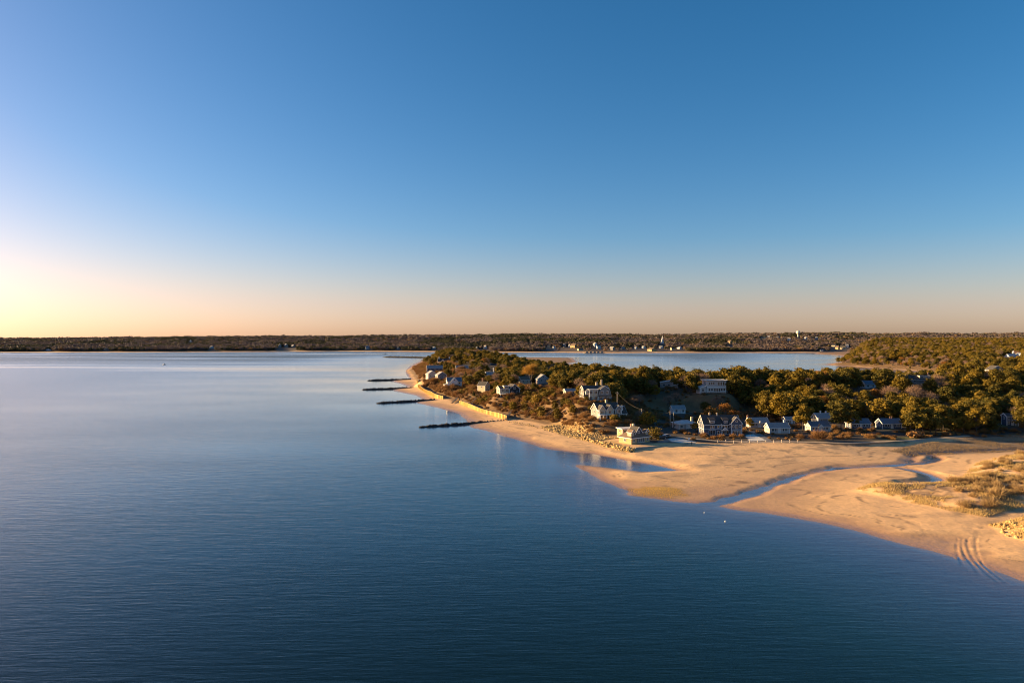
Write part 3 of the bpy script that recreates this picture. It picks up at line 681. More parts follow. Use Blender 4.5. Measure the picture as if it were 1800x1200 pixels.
for x, y, z, dd, de in zip(dx_, dy_, DZ, DD, DE):
    p, _ = PROJ(x, y, z)
    if p > 1850 or dd < 4 or p < 1670: continue
    if de < .12 and rnd.random() < .9: continue
    if rnd.random() < .45: continue
    v = rnd.randrange(3); s = rnd.uniform(.5, 1.2); lab = sizeword(s, .72, .98)+' '+('tawny twigged', 'low tawny', 'high tawny')[v]+' shrub on the grassy dune by the creek'; put_tree('bay', v, x, y, z-.1, s, lab, lab)

# ------------------------------------------------------------------ woods too many to count
def stuff_wood(name, pts, protos, label, cat):
    """pts: (index, x, y, z, scale); one object whose trees are instanced by geometry nodes"""
    c = bpy.data.collections.new(name+'_kinds')
    for i, parts in enumerate(protos):
        o = bpy.data.objects.new('%s_kind_%02d' % (name, i), parts); c.objects.link(o)
    a = np.array(pts); me = bpy.data.meshes.new(name)
    me.vertices.add(len(a)); me.vertices.foreach_set('co', a[:, 1:4].ravel())
    for nm, tp, dat in (('sc', 'FLOAT', a[:, 4]), ('ro', 'FLOAT', rng.uniform(0, 6.28, len(a))), ('ki', 'INT', a[:, 0].astype(np.int32))):
        t = me.attributes.new(nm, tp, 'POINT'); t.data.foreach_set('value', dat)
    o = link(name, me); o['kind'] = 'stuff'; tag(o, label, cat)
    ng = bpy.data.node_groups.new(name, 'GeometryNodeTree')
    ng.interface.new_socket('Geometry', in_out='INPUT', socket_type='NodeSocketGeometry'); ng.interface.new_socket('Geometry', in_out='OUTPUT', socket_type='NodeSocketGeometry')
    gi, go = ng.nodes.new('NodeGroupInput'), ng.nodes.new('NodeGroupOutput')
    ip = ng.nodes.new('GeometryNodeInstanceOnPoints'); ci = ng.nodes.new('GeometryNodeCollectionInfo')
    ci.inputs['Collection'].default_value = c; ci.inputs['Separate Children'].default_value = True; ci.inputs['Reset Children'].default_value = True
    def attr(nm, tp): n = ng.nodes.new('GeometryNodeInputNamedAttribute'); n.data_type = tp; n.inputs['Name'].default_value = nm; return n.outputs['Attribute']
    cx = ng.nodes.new('ShaderNodeCombineXYZ'); L = ng.links.new
    L(attr('ro', 'FLOAT'), cx.inputs['Z']); L(gi.outputs[0], ip.inputs['Points']); L(ci.outputs[0], ip.inputs['Instance']); ip.inputs['Pick Instance'].default_value = True
    L(attr('ki', 'INT'), ip.inputs['Instance Index']); L(cx.outputs[0], ip.inputs['Rotation']); L(attr('sc', 'FLOAT'), ip.inputs['Scale']); L(ip.outputs[0], go.inputs[0])
    md = o.modifiers.new('scatter', 'NODES'); md.node_group = ng
    return o
def joined(parts):
    c, t = parts; me = bpy.data.meshes.new('wood_tree')
    V = []; F = []; MI = []
    for mi, m in enumerate((c, t)):
        n = len(V); co = np.empty(len(m.vertices)*3); m.vertices.foreach_get('co', co); V += [tuple(p) for p in co.reshape(-1, 3)]
        for p in m.polygons: F.append(tuple(i+n for i in p.vertices)); MI.append(mi)
    me.from_pydata(V, [], F); me.materials.append(c.materials[0]); me.materials.append(t.materials[0]); me.polygons.foreach_set('material_index', MI); me.update(); return me
ORDER = ['pine', 'bare', 'oak', 'cedar', 'gscrub', 'scrub']; plist = []; base_i = {}
for k in ORDER:
    base_i[k] = (len(plist), len(PROTO[k])); plist += [joined(p) for p in PROTO[k]]
pts = [(base_i[k][0]+rnd.randrange(base_i[k][1]), x, y, z, s) for k, x, y, z, s in rest if k not in ('scrub',)]
stuff_wood('pine_wood', pts, plist, 'dense wood of pines and bare trees covering the peninsula beyond the houses', 'wood')
pts = [(base_i[k][0]+rnd.randrange(base_i[k][1]), x, y, z, s) for k, x, y, z, s in rest if k == 'scrub']
if pts: stuff_wood('bluff_scrub', pts, plist, 'low brown scrub covering the far bluff above the seawall', 'scrub')

# the wood across the bay: small simple crowns by the thousand
def far_crown(seed, m, n, size, flat):
    r = np.random.default_rng(seed); V = []
    for i in range(5):
        a = 2.4*i; V.append(leaf_quads((2.6*math.cos(a)*(i > 0), 2.6*math.sin(a)*(i > 0), 6+1.6*r.random()), (2.6, 2.6, 2.4*flat), n, size, r, .2))
    tb = MB(); tb.tube([(0, 0, -1), (0, 0, 5.5)], [.3, .15], 4)
    return joined((quad_mesh('far_crown', np.concatenate(V), m), tb.mesh('far_trunk', M_bark)))
M_fpine = leaf_mat('far_pine', (.045, .046, .026), (.10, .085, .035), .1); M_fbare = leaf_mat('far_bare_trees', (.115, .088, .080), (.19, .145, .125), .1); M_foak = leaf_mat('far_oaks', (.22, .13, .06), (.28, .17, .08), .1)  # bare-tree tones greyed to stand in for distance haze
fk = [far_crown(400, M_fpine, 16, 1.9, 1), far_crown(401, M_fpine, 16, 1.9, 1.2), far_crown(402, M_fbare, 16, 1.7, 1.1), far_crown(403, M_fbare, 16, 1.7, .9), far_crown(404, M_foak, 16, 1.7, 1)]
fx, fy = [], []
for y0, y1, sp in ((2400,2800,9.5),(2800,3400,12),(3400,4300,17),(4300,5400,26)):
    a, b_ = jitter_grid(-y1*.86, y1*.86, y0, y1, sp, int(y0)); fx.append(a); fy.append(b_)
fx, fy = np.concatenate(fx), np.concatenate(fy); ok = np.abs(fx) < fy*.84
ok &= (fy-far_line(fx) > 62)|((sdf(fx, fy, TOE) > 10) & (fy > 2490)); fx, fy = fx[ok], fy[ok]
fz = height(fx, fy, False); ok = fz > 3; fx, fy, fz = fx[ok], fy[ok], fz[ok]
FN = fbm(fx/170, fy/170, 95, 3); r_ = rng.random(len(fx)); pineish = (FN+.5*(r_-.5)-.06) > 0
ki = np.where(pineish, np.where(r_ < .5, 0, 1), np.where(rng.random(len(fx)) < .8, np.where(r_ < .5, 2, 3), 4))
fs = rng.uniform(.7, 1.6, len(fx))*(1+.25*fbm(fx/60, fy/60, 96, 2))*np.interp(fy, [2400, 3400, 5400], [.95, 1.25, 1.9])
FARPTS = np.stack([ki, fx, fy, fz-.3, fs], 1)
# ------------------------------------------------------------------ houses
M_white = mat('white_trim', (.74, .73, .70), .55, .06, 3, .05)
M_glass, nt, b = new_mat('window_glass'); b.inputs['Base Color'].default_value = (.03, .035, .04, 1); b.inputs['Roughness'].default_value = .06; b.inputs['Specular IOR Level'].default_value = .8
no = N(nt, 'ShaderNodeTexNoise'); no.inputs['Scale'].default_value = .6; bp = N(nt, 'ShaderNodeBump'); bp.inputs['Distance'].default_value = .02
nt.links.new(no.outputs['Fac'], bp.inputs['Height']); nt.links.new(bp.outputs[0], b.inputs['Normal'])
SH = dict(stretch=(2.5, 2.5, 9))
M_shg = mat('weathered_grey_shingle', (.25, .235, .22), .85, .28, 1.2, .05, bump=.03, **SH)
M_shb = mat('blue_grey_shingle', (.085, .10, .145), .85, .25, 1.2, 0, bump=.03, **SH)
M_shc = mat('cream_clapboard', (.52, .44, .30), .75, .12, 1.2, 0, bump=.02, stretch=(.3, .3, 8))
M_shy = mat('yellow_clapboard', (.42, .31, .15), .75, .12, 1.2, 0, bump=.02, stretch=(.3, .3, 8))
M_shp = mat('pinkish_shingle', (.50, .41, .37), .85, .2, 1.2, .05, bump=.03, **SH)
M_whw = mat('white_clapboard', (.70, .69, .68), .7, .08, 1.2, 0, bump=.02, stretch=(.3, .3, 8))
M_dark = mat('charcoal_clapboard', (.045, .047, .052), .8, .2, 1.2, 0, bump=.02, stretch=(.3, .3, 8))
M_rfd = mat('dark_asphalt_roof', (.065, .06, .058), .9, .3, 1.5, .08, bump=.03, stretch=(2, 2, 6))
M_rfb = mat('brown_shingle_roof', (.17, .115, .08), .9, .3, 1.5, .08, bump=.03, stretch=(2, 2, 6))
M_rfg = mat('grey_shingle_roof', (.27, .265, .265), .9, .25, 1.5, .08, bump=.03, stretch=(2, 2, 6))
M_rfbl = mat('blue_grey_roof', (.13, .16, .20), .9, .25, 1.5, .05, bump=.03, stretch=(2, 2, 6))
M_rfw = mat('pale_membrane_roof', (.52, .49, .47), .8, .15, 1.0, .05)
M_brick = mat('chimney_brick', (.30, .17, .12), .9, .3, 4, .1, bump=.03, stretch=(3, 3, 8))
M_cream = mat('cream_chimney', (.55, .45, .33), .9, .2, 4, .1, bump=.03)
M_wood = mat('weathered_timber', (.26, .21, .165), .85, .3, 2.5, .12, bump=.02, stretch=(1, 1, .4))
M_door = mat('painted_door', (.62, .60, .57), .5, .05, 2, 0)
M_doord = mat('dark_door', (.05, .05, .06), .5, .1, 2, 0)
_wc = {}
def window_meshes(w, h, bars):
    k = (round(w, 2), round(h, 2), bars)
    if k not in _wc:
        f = MB(); t = .13
        for sx_ in (-1, 1): f.box((sx_*(w/2), -.04, 0), (t, .10, h+t))
        for sz in (-1, 1): f.box((0, -.045, sz*(h/2)), (w-t, .11, t))
        for i in range(1, bars): f.box((-w/2+w*i/bars, -.03, 0), (.09, .07, h-t))
        p = MB(); p.box((0, .0, 0), (w-t*.5, .05, h-t*.5))
        _wc[k] = (f.mesh('window', M_white), p.mesh('pane', M_glass))
    return _wc[k]
def profile(kind, half, ze, zr):
    if kind == 'gable': return [(-half, ze), (0, zr), (half, ze)]
    if kind == 'gambrel': return [(-half, ze), (-half*.72, ze+(zr-ze)*.68), (0, zr), (half*.72, ze+(zr-ze)*.68), (half, ze)]
    if kind == 'shed': return [(-half, ze), (half, zr)]
    return [(-half, ze), (half, ze)]
FACE = dict(front=(0, -1, 0), left=(-1, 0, -math.pi/2), right=(1, 0, math.pi/2), back=(0, 1, math.pi))
def house(key, name, label, rot, blocks, wins=(), doors=(), chims=(), cat='house', base=None, fnd=1.2):
    x, y, z = base or HB[key]
    t = thing(name, label, cat, (x, y, z), R(rot))
    for bi, B in enumerate(blocks):
        w, d, z0, ze, zr = B['w'], B['d'], B.get('z0', 0), B['ze'], B.get('zr', B['ze']); ax = B.get('axis', 'x'); kd = B.get('kind', 'gable')
        cx, cy = B.get('at', (0, 0)); half = (d if ax == 'x' else w)/2; L = (w if ax == 'x' else d)/2; cc, c0 = (cy, cx) if ax == 'x' else (cx, cy)
        pr = profile(kd, half, ze, zr); nm = B.get('part', 'wall')
        mb = MB()
        bot = z0-(fnd if z0 == 0 else 0)
        if kd == 'hip':
            mb.box((cx, cy, (bot+ze)/2), (w, d, ze-bot)); wall = mb.build(nm, B['wm'], t)
            ov = .5; rb = MB(); W2, D2 = w/2+ov, d/2+ov; rl = max(.2, W2-D2) if W2 > D2 else .2; rw = max(.2, D2-W2) if D2 > W2 else .2
            P = [(cx-W2, cy-D2, ze-.12), (cx+W2, cy-D2, ze-.12), (cx+W2, cy+D2, ze-.12), (cx-W2, cy+D2, ze-.12)]
            P += [(a, b_, c+.22) for a, b_, c in P]
            P += [(cx-rl, cy-rw, zr), (cx+rl, cy-rw, zr), (cx+rl, cy+rw, zr), (cx-rl, cy+rw, zr)]
            rb.add(P, [(3,2,1,0),(0,1,5,4),(1,2,6,5),(2,3,7,6),(3,0,4,7),(4,5,9,8),(5,6,10,9),(6,7,11,10),(7,4,8,11),(8,9,10,11)])
            roof = rb.build('roof', B['rm'], t)
            tb = MB()
            for sx_ in (-1, 1): tb.box((cx+sx_*(W2+.02), cy, ze+.0), (.06, 2*D2+.1, .26))
            for sy_ in (-1, 1): tb.box((cx, cy+sy_*(D2+.022), ze+.0), (2*W2-.02, .06, .26))
            tb.build('fascia', M_white, t); B['roof'] = roof; continue
        poly = [(cc-half, bot)]+[(cc+a, zz) for a, zz in pr]+[(cc+half, bot)]
        mb.extrude(poly, c0-L, c0+L, ax); wall = mb.build(nm, B['wm'], t); par = wall if nm != 'wall' else t
        ov = B.get('ov', .45); th = .2
        if kd == 'flat':
            rb = MB(); rb.box((cx, cy, ze+.13), (w+2*ov, d+2*ov, .24)); roof = rb.build('roof', B['rm'], par)
            tb = MB()
            for sx_ in (-1, 1): tb.box((cx+sx_*(w/2+ov+.03), cy, ze+.13), (.08, d+2*ov+.14, .34))
            for sy_ in (-1, 1): tb.box((cx, cy+sy_*(d/2+ov+.034), ze+.13), (w+2*ov-.02, .08, .34))
            tb.build('fascia', M_white, par)
        else:
            o = list(pr); s0 = (o[1][1]-o[0][1])/(o[1][0]-o[0][0]); s1 = (o[-1][1]-o[-2][1])/(o[-1][0]-o[-2][0])
            o[0] = (o[0][0]-ov, o[0][1]-ov*s0); o[-1] = (o[-1][0]+ov, o[-1][1]+ov*s1)
            def band(lo, hi): return [(cc+a, zz+lo) for a, zz in o]+[(cc+a, zz+hi) for a, zz in reversed(o)]
            rb = MB(); rb.extrude(band(.02, .02+th), c0-L-.35, c0+L+.35, ax); roof = rb.build('roof', B['rm'], par)
            if B.get('trim', True):
                tb = MB(); tb.extrude(band(-.16, .26), c0-L-.43, c0-L-.353, ax); tb.extrude(band(-.16, .26), c0+L+.353, c0+L+.43, ax)
                for a, zz in (o[0], o[-1]):      # eave boards
                    e = cc+a+(-.04 if a < 0 else .04)
                    if ax == 'x': tb.box((c0, e, zz+.06), (2*L+.70, .07, .26))
                    else: tb.box((e, c0, zz+.06), (.07, 2*L+.70, .26))
                tb.build('fascia', M_white, par)
        if B.get('corners', True) and nm == 'wall':
            tb = MB()
            for sx_ in (-1, 1):
                for sy_ in (-1, 1):
                    zt = ze if kd != 'shed' else ze
                    tb.box((cx+sx_*(w/2-.06), cy+sy_*(d/2-.06), (z0+zt)/2-.05), (.30, .30, zt-z0-.1))
            tb.build('corner_trim', M_white, t)
        B['roof'] = roof; B['wall'] = wall
    def place(bi, face, u, zc, off):
        B = blocks[bi]; cx, cy = B.get('at', (0, 0)); fx_, fy_, rz = FACE[face]
        if fy_: return (cx+(u if fy_ < 0 else -u), cy+fy_*(B['d']/2+off), zc), rz
        return (cx+fx_*(B['w']/2+off), cy+(u if fx_ > 0 else -u), zc), rz
    for (bi, face, u, zc, w, h, bars) in wins:
        f, p = window_meshes(w, h, bars); loc, rz = place(bi, face, u, zc, .04)
        par = blocks[bi]['wall'] if blocks[bi].get('part', 'wall') != 'wall' else t
        o = link('window', f, par, loc, (0, 0, rz)); link('pane', p, o if par is t else par, (0, 0, 0) if par is t else loc, None if par is t else (0, 0, rz))
    for (bi, face, u, w, h, m) in doors:
        loc, rz = place(bi, face, u, h/2+.1, .03); mb = MB(); mb.box((0, 0, 0), (w, .08, h)); dr = link('door', mb.mesh('door', m), t, loc, (0, 0, rz))
        fb = MB()
        for s in (-1, 1): fb.box((s*(w/2+.08), -.02, .05), (.16, .14, h+.1))
        fb.box((0, -.022, h/2+.1), (w+.5, .15, .18)); link('door_frame', fb.mesh('door_frame', M_white), dr)
        kb = MB(); kb.box((w*.36, -.07, -.05), (.07, .07, .16)); link('handle', kb.mesh('handle', M_doord), dr)
    for (bi, cx, cy, zt, s, m) in chims:
        mb = MB(); zb = blocks[bi]['ze']-.3; mb.box((cx, cy, (zb+zt)/2), (s, s*.8, zt-zb)); mb.box((cx, cy, zt+.08), (s+.18, s*.8+.18, .18))
        ch = mb.build('chimney', m, blocks[bi]['roof']); pb = MB(); pb.box((cx, cy, zt+.28), (s*.4, s*.35, .22)); pb.build('flue', M_brick, ch if ch.parent is None or ch.parent.parent is t and ch.parent.parent is None else ch.parent)
    return t
def boxes(parent, name, m, lst):
    mb = MB()
    for c, s in lst: mb.box(c, s)
    return mb.build(name, m, parent)
def deck(t, x0, x1, y0, y1, z, m=None, rail=True, posts=True):
    m = m or M_wood; mb = MB(); n = max(2, int((y1-y0)/.5)); st_ = (y1-y0)/n
    for i in range(n): mb.box(((x0+x1)/2, y0+(i+.5)*st_, z), (x1-x0, st_-.05, .12))
    mb.build('deck', m, t)
    if posts:
        k = max(2, int((x1-x0)/3)+1)
        for i in range(k):
            p = MB(); p.box((x0+.2+(x1-x0-.4)*i/(k-1), y0+.2, (z-.08-1.5)/2-.0), (.22, .22, z-.08+1.5)); p.build('post', m, t)
    if rail:
        r = MB(); r.box(((x0+x1)/2, y0+.06, z+1.0), (x1-x0, .1, .09))
        k = max(3, int((x1-x0)/1.2))
        for i in range(k+1): r.box((x0+.06+(x1-x0-.12)*i/k, y0+.06, z+.5), (.08, .08, .9))
        r.build('railing', M_white, t)

# A gambrel-roofed house on the bluff top
A = house('A', 'gambrel_house', 'large grey shingled house with gambrel gables and white trim on the bluff top', 12, [
    dict(w=15, d=8.5, ze=3.0, zr=8.4, kind='gambrel', axis='x', wm=M_shg, rm=M_rfd),
    dict(w=7.6, d=3.2, at=(3.9, -5.2), ze=3.2, zr=8.6, kind='gambrel', axis='y', wm=M_shg, rm=M_rfd),
    dict(w=5.2, d=2.6, at=(-2.6, -4.9), ze=6.6, kind='flat', wm=M_shc, rm=M_rfw, ov=.3),
    dict(w=1.9, d=2.5, at=(-6.0, -3.6), z0=3.7, ze=5.6, zr=6.7, kind='gable', axis='y', wm=M_whw, rm=M_rfd, part='dormer', ov=.2)],
    [(1,'front',-1.5,5.0,1.4,1.7,2),(1,'front',1.5,5.0,1.4,1.7,2),(1,'front',-2.2,1.7,1.3,1.8,2),(1,'front',0,1.7,1.3,1.8,2),(1,'front',2.2,1.7,1.3,1.8,2),
     (2,'front',-1.5,5.0,1.5,1.9,2),(2,'front',1.2,5.0,1.7,1.9,2),(2,'front',-1.5,1.8,1.5,2.2,2),(2,'front',1.2,1.8,1.7,2.2,2),(2,'left',0,5.0,1.2,1.8,2),
     (0,'left',-1.6,1.8,1.2,1.7,2),(0,'left',1.6,1.8,1.2,1.7,2),(0,'left',0,5.0,1.3,1.7,2),(3,'front',0,4.7,1.1,1.1,2),(0,'front',-6.4,1.6,1.2,1.8,1)],
    [], [(0,1.5,.6,10.2,1.0,M_cream),(0,5.0,1.8,11.6,.8,M_cream)])
boxes(A, 'skirt_roof', M_rfd, [((3.9,-7.1,3.05),(8.6,.9,.22)), ((-8.0,0,2.95),(1.1,9.3,.2))])
# B many-gabled house below it
Bh = house('B', 'gabled_house', 'cream and grey shingled house with several gables and a white columned porch', 20, [
    dict(w=13, d=7.5, ze=5.2, zr=8.3, axis='x', wm=M_shg, rm=M_rfd),
    dict(w=3.4, d=2.6, at=(-4.9, -4.6), ze=5.3, zr=7.6, axis='y', wm=M_shc, rm=M_rfd, ov=.3),
    dict(w=3.8, d=3.0, at=(-.6, -4.9), ze=5.3, zr=7.8, axis='y', wm=M_shc, rm=M_rfd, ov=.3),
    dict(w=3.6, d=2.2, at=(5.2, -4.2), z0=2.8, ze=5.4, zr=7.3, axis='y', wm=M_shg, rm=M_rfd, ov=.3),
    dict(w=6, d=6.5, at=(8.6, 1.0), ze=2.8, zr=6.4, kind='gable', axis='x', wm=M_shg, rm=M_rfd),
    dict(w=3.4, d=1.9, at=(8.0, -.9), z0=4.1, ze=6.4, kind='flat', wm=M_whw, rm=M_rfd, part='dormer', ov=.2)],
    [(1,'front',0,4.0,1.6,1.6,2),(2,'front',0,4.0,1.8,1.6,2),(3,'front',0,4.2,1.7,1.7,2),(0,'front',2.2,4.0,1.5,1.6,2),(1,'left',0,4.0,1.3,1.5,2),(0,'left',0,4.0,1.3,1.5,2),(0,'left',-1.8,1.6,1.3,1.6,2),
     (1,'front',0,1.5,2.2,1.8,3),(2,'front',0,1.5,2.6,1.9,3),(0,'front',2.2,1.5,1.6,1.9,2),(5,'front',-.8,5.4,1.2,1.3,2),(5,'front',.8,5.4,1.2,1.3,2),(4,'front',.5,1.5,1.3,1.5,2)],
    [], [(0,.5,0,9.9,1.0,M_cream)])
boxes(Bh, 'porch_roof', M_whw, [((-2.6,-7.0,2.8),(9.4,2.2,.24))])
for i in range(6): boxes(Bh, 'column', M_white, [((-7.1+1.8*i,-7.9,.7),(.26,.26,3.95))])
deck(Bh, -7.3, 2.1, -8.1, -6.5, -.2, M_wood, False, True)
# C low beach house with dormers
Ch = house('C', 'beach_house', 'low yellow beach house with hipped brown roof and small dormers by the boulders', 36, [
    dict(w=12.2, d=8.0, ze=2.7, zr=6.2, kind='hip', wm=M_shy, rm=M_rfb),
    dict(w=1.9, d=2.4, at=(-4.6, -2.2), z0=3.4, ze=5.3, zr=6.3, axis='y', wm=M_shc, rm=M_rfb, part='dormer', ov=.2),
    dict(w=4.6, d=4.4, at=(.2, -.3), z0=3.6, ze=4.6, zr=7.3, axis='y', wm=M_shb, rm=M_rfd, part='dormer', ov=.4),
    dict(w=2.0, d=2.6, at=(4.9, -1.9), z0=3.5, ze=4.9, zr=6.0, axis='y', wm=M_shy, rm=M_rfb, part='dormer', ov=.25)],
    [(0,'front',-1.9,1.5,1.1,1.9,1),(0,'front',-.6,1.5,1.1,1.9,1),(0,'front',.7,1.5,1.1,1.9,1),(0,'front',2.0,1.5,1.1,1.9,1),(0,'front',-4.4,1.6,1.2,1.3,2),(0,'front',4.6,1.6,1.3,1.4,2),(0,'right',-2,1.6,1.2,1.3,2),(0,'right',1.4,1.6,1.2,1.3,2),(0,'left',0,1.6,1.3,1.3,2),
     (1,'front',0,4.4,.95,1.1,2),(2,'front',0,5.0,1.1,1.1,2),(3,'front',0,4.3,1.0,.9,2)])
deck(Ch, -3.5, 5.5, -7.4, -4.4, .15, M_wood, False, False)
boxes(Ch, 'chimney_stack', M_cream, [((2.0,2.6,5.6),(1.0,.9,5.4))])
C2 = house('C2', 'garage_house', 'cream outbuilding with pale flat roof behind the low beach house', 20, [
    dict(w=6.6, d=5, ze=3.3, kind='flat', wm=M_shy, rm=M_rfw, ov=.5)],
    [(0,'front',-1.8,2.2,1.2,1.2,2),(0,'front',.8,2.2,1.2,1.2,2),(0,'left',0,2.2,1.2,1.2,2)], [], [(0,2.4,-1,5.2,.7,M_brick)], fnd=3)
# D the large shingled house
D_ = house('D', 'shingled_house', 'large blue grey shingled house with white trim, dormers and three gables near the beach path', 3, [
    dict(w=18.5, d=8.5, ze=5.6, zr=9.6, axis='x', wm=M_shb, rm=M_rfd),
    dict(w=5.4, d=2.4, at=(6.6, -5.0), ze=6.3, zr=9.3, axis='y', wm=M_shb, rm=M_rfd, ov=.4),
    dict(w=2.6, d=2.6, at=(-4.9, -3.2), z0=5.9, ze=7.6, zr=8.6, kind='shed', axis='x', wm=M_shb, rm=M_rfd, part='dormer', ov=.12, trim=False),
    dict(w=2.6, d=2.6, at=(1.8, -3.2), z0=5.9, ze=7.6, zr=8.6, kind='shed', axis='x', wm=M_shb, rm=M_rfd, part='dormer', ov=.12, trim=False),
    dict(w=2.6, d=1.6, at=(.8, -5.0), z0=2.6, ze=2.9, zr=4.1, axis='y', wm=M_whw, rm=M_rfd, part='porch_hood', ov=.25)],
    [(0,'front',-5.6,4.4,1.0,1.5,1),(0,'front',-4.5,4.4,1.0,1.5,1),(0,'front',-1.9,4.4,.9,1.3,1),(0,'front',.7,4.4,1.1,1.5,1),(0,'front',2.0,4.4,1.1,1.5,1),(0,'front',3.2,4.4,1.1,1.5,1),
     (1,'front',-1.7,4.8,.9,1.2,1),(1,'front',0,4.6,1.3,1.9,2),(1,'front',1.7,4.8,.9,1.2,1),(1,'front',0,7.3,.9,.9,1),(1,'front',0,1.6,4.2,2.1,5),
     (0,'front',-5.0,1.6,3.4,2.3,4),(0,'front',-1.9,1.5,.9,1.6,1),(0,'front',2.7,1.6,2.4,2.0,3),
     (0,'left',-1.6,1.6,1.2,1.9,2),(0,'left',1.6,1.6,1.2,1.9,2),(0,'left',-1.6,4.4,1.1,1.5,2),(0,'left',1.6,4.4,1.1,1.5,2),(0,'left',0,7.3,.9,1.1,1),(2,'front',0,6.8,1.8,1.0,3),(3,'front',0,6.8,1.8,1.0,3)],
    [(0,'front',.8,1.1,2.2,M_doord)], [(0,-4.6,.9,10.7,.65,M_cream),(0,-1.2,-.2,10.6,.65,M_cream)])
boxes(D_, 'belt_trim', M_white, [((-3.2,-4.3,3.15),(11.9,.1,.2)), ((6.6,-6.25,3.15),(5.4,.1,.2)), ((-9.3,0,3.15),(.1,8.5,.2))])
boxes(D_, 'downpipe', M_white, [((-.5,-4.42,2.9),(.26,.26,5.8))])
# E flat-roofed modern house
E_ = house('E', 'flat_roofed_house', 'two storey flat roofed house with bands of windows standing on the wooded hill', 4, [
    dict(w=13.0, d=9, at=(1.2, 0), ze=8.9, kind='flat', wm=M_shp, rm=M_rfw, ov=.8),
    dict(w=4.2, d=7, at=(-7.7, -.5), ze=4.0, zr=5.2, kind='shed', axis='y', wm=M_shp, rm=M_rfw, ov=.5)],
    [(0,'front',-4.6,7.0,1.0,1.8,1),(0,'front',-3.2,7.0,1.0,1.8,1),(0,'front',-1.8,7.0,1.0,1.8,1),(0,'front',1.6,6.8,1.2,2.4,1),(0,'front',3.2,6.8,1.2,2.4,1),(0,'front',4.8,6.8,1.2,2.4,1),
     (0,'front',-4.8,2.7,1.3,1.7,1),(0,'front',-3.1,2.7,1.3,1.7,1),(0,'front',-1.1,2.5,1.2,2.3,1),(0,'front',.4,2.5,1.2,2.3,1),(0,'front',1.9,2.5,1.2,2.3,1),(0,'front',3.6,2.7,1.3,1.7,1),(0,'front',5.3,2.7,1.3,1.7,1),
     (1,'front',0,2.4,1.6,1.8,2),(1,'left',0,2.4,2.6,1.8,3),(0,'left',0,7.0,1.4,1.6,2)])
boxes(E_, 'belt_trim', M_white, [((1.2,-4.6,4.6),(13.1,.22,.35))])
deck(E_, -9.6, 7.6, -7.2, -4.55, .9, M_wood, True, True)
# F small blue-white cottage in the hollow, G low pale-roofed house
house('F', 'small_cottage', 'small blue white cottage in the shaded hollow below the wood', 6, [dict(w=8.0, d=5.5, ze=3.0, zr=4.9, wm=M_whw, rm=M_rfg)],
      [(0,'front',-1.7,1.7,1.3,1.6,2),(0,'front',2.6,1.7,1.0,1.5,2)], [(0,'front',.8,1.0,2.1,M_door)])
G_ = house('G', 'low_house', 'low house with pale shallow hipped roof and open porch beside the utility poles', 14, [dict(w=11, d=7.5, ze=2.8, zr=4.3, kind='hip', wm=M_shp, rm=M_rfw)],
      [(0,'front',-3.6,1.5,1.6,1.4,2),(0,'front',3.2,1.5,1.2,1.3,2),(0,'left',0,1.5,1.6,1.3,2)], [(0,'front',.4,1.0,2.1,M_door)])
boxes(G_, 'chimney_stack', M_cream, [((5.0,1.2,4.2),(1.2,1.0,3.0))])
for i in range(3): boxes(G_, 'column', M_white, [((-5.2+2.2*i,-4.05,1.1),(.22,.22,3.4))])
# the cottage row
def cottage(key, label, rot, wm, rm, w=10.4, d=6.0, chim=None, z=(2.9, 5.0), extra=None):
    bl = [dict(w=w, d=d, ze=z[0], zr=z[1], wm=wm, rm=rm)]
    wn = [(0,'front',-w*.33,1.75,1.3,1.35,2),(0,'front',-w*.19,1.75,.8,1.35,1),(0,'front',w*.19,1.75,.8,1.35,1),(0,'front',w*.33,1.75,1.3,1.35,2),(0,'left',-1.2,1.75,1.0,1.3,2),(0,'left',1.2,1.75,1.0,1.3,2),(0,'right',0,1.75,1.0,1.3,2)]
    if extra: bl += extra
    return house(key, 'cottage', label, rot, bl, wn, [(0,'front',0,1.0,2.1,M_door)], [(0,)+c for c in chim] if chim else [])
cottage('H1', 'grey shingled cottage with long grey roof, brick chimney and white peaked door hood', 4, M_shp, M_rfg, 10.2, chim=[(-5.0,.8,6.0,.8,M_brick)],
        extra=[dict(w=1.6, d=.9, at=(0,-3.4), z0=2.1, ze=2.3, zr=3.3, axis='y', wm=M_white, rm=M_rfg, part='door_hood', ov=.15)])
cottage('H2', 'pinkish shingled cottage with pale grey roof and white corner boards nearest the beach path', 2, M_shp, M_rfg, 10.4, chim=[(3.9,.6,6.3,.6,M_whw)])
cottage('H3', 'shingled cottage with dark roof and brown door gable beside the golden pine', 3, M_shp, M_rfbl, 10.2, chim=[(1.2,1.4,6.4,.6,M_whw)],
        extra=[dict(w=2.4, d=1.2, at=(-.3,-3.5), z0=2.3, ze=2.5, zr=3.8, axis='y', wm=M_whw, rm=M_rfb, part='door_hood', ov=.2)])
cottage('H4', 'blue grey cottage with hipped end roof and long window strip against a dark pine', 3, M_shb, M_rfbl, 10)
cottage('H5', 'blue grey cottage with two roof vents at the end of the row', 3, M_shb, M_rfbl, 10.4, chim=[(1.0,.3,5.8,.35,M_brick),(1.9,.3,5.8,.35,M_brick)])
house('H7', 'garden_shed', 'small grey shed behind the pinkish shingled cottage', 3, [dict(w=5, d=4, ze=2.5, zr=3.8, wm=M_shg, rm=M_rfg)], [(0,'front',-1,1.5,.9,1,1)], [(0,'front',1,.9,1.9,M_door)], cat='shed')
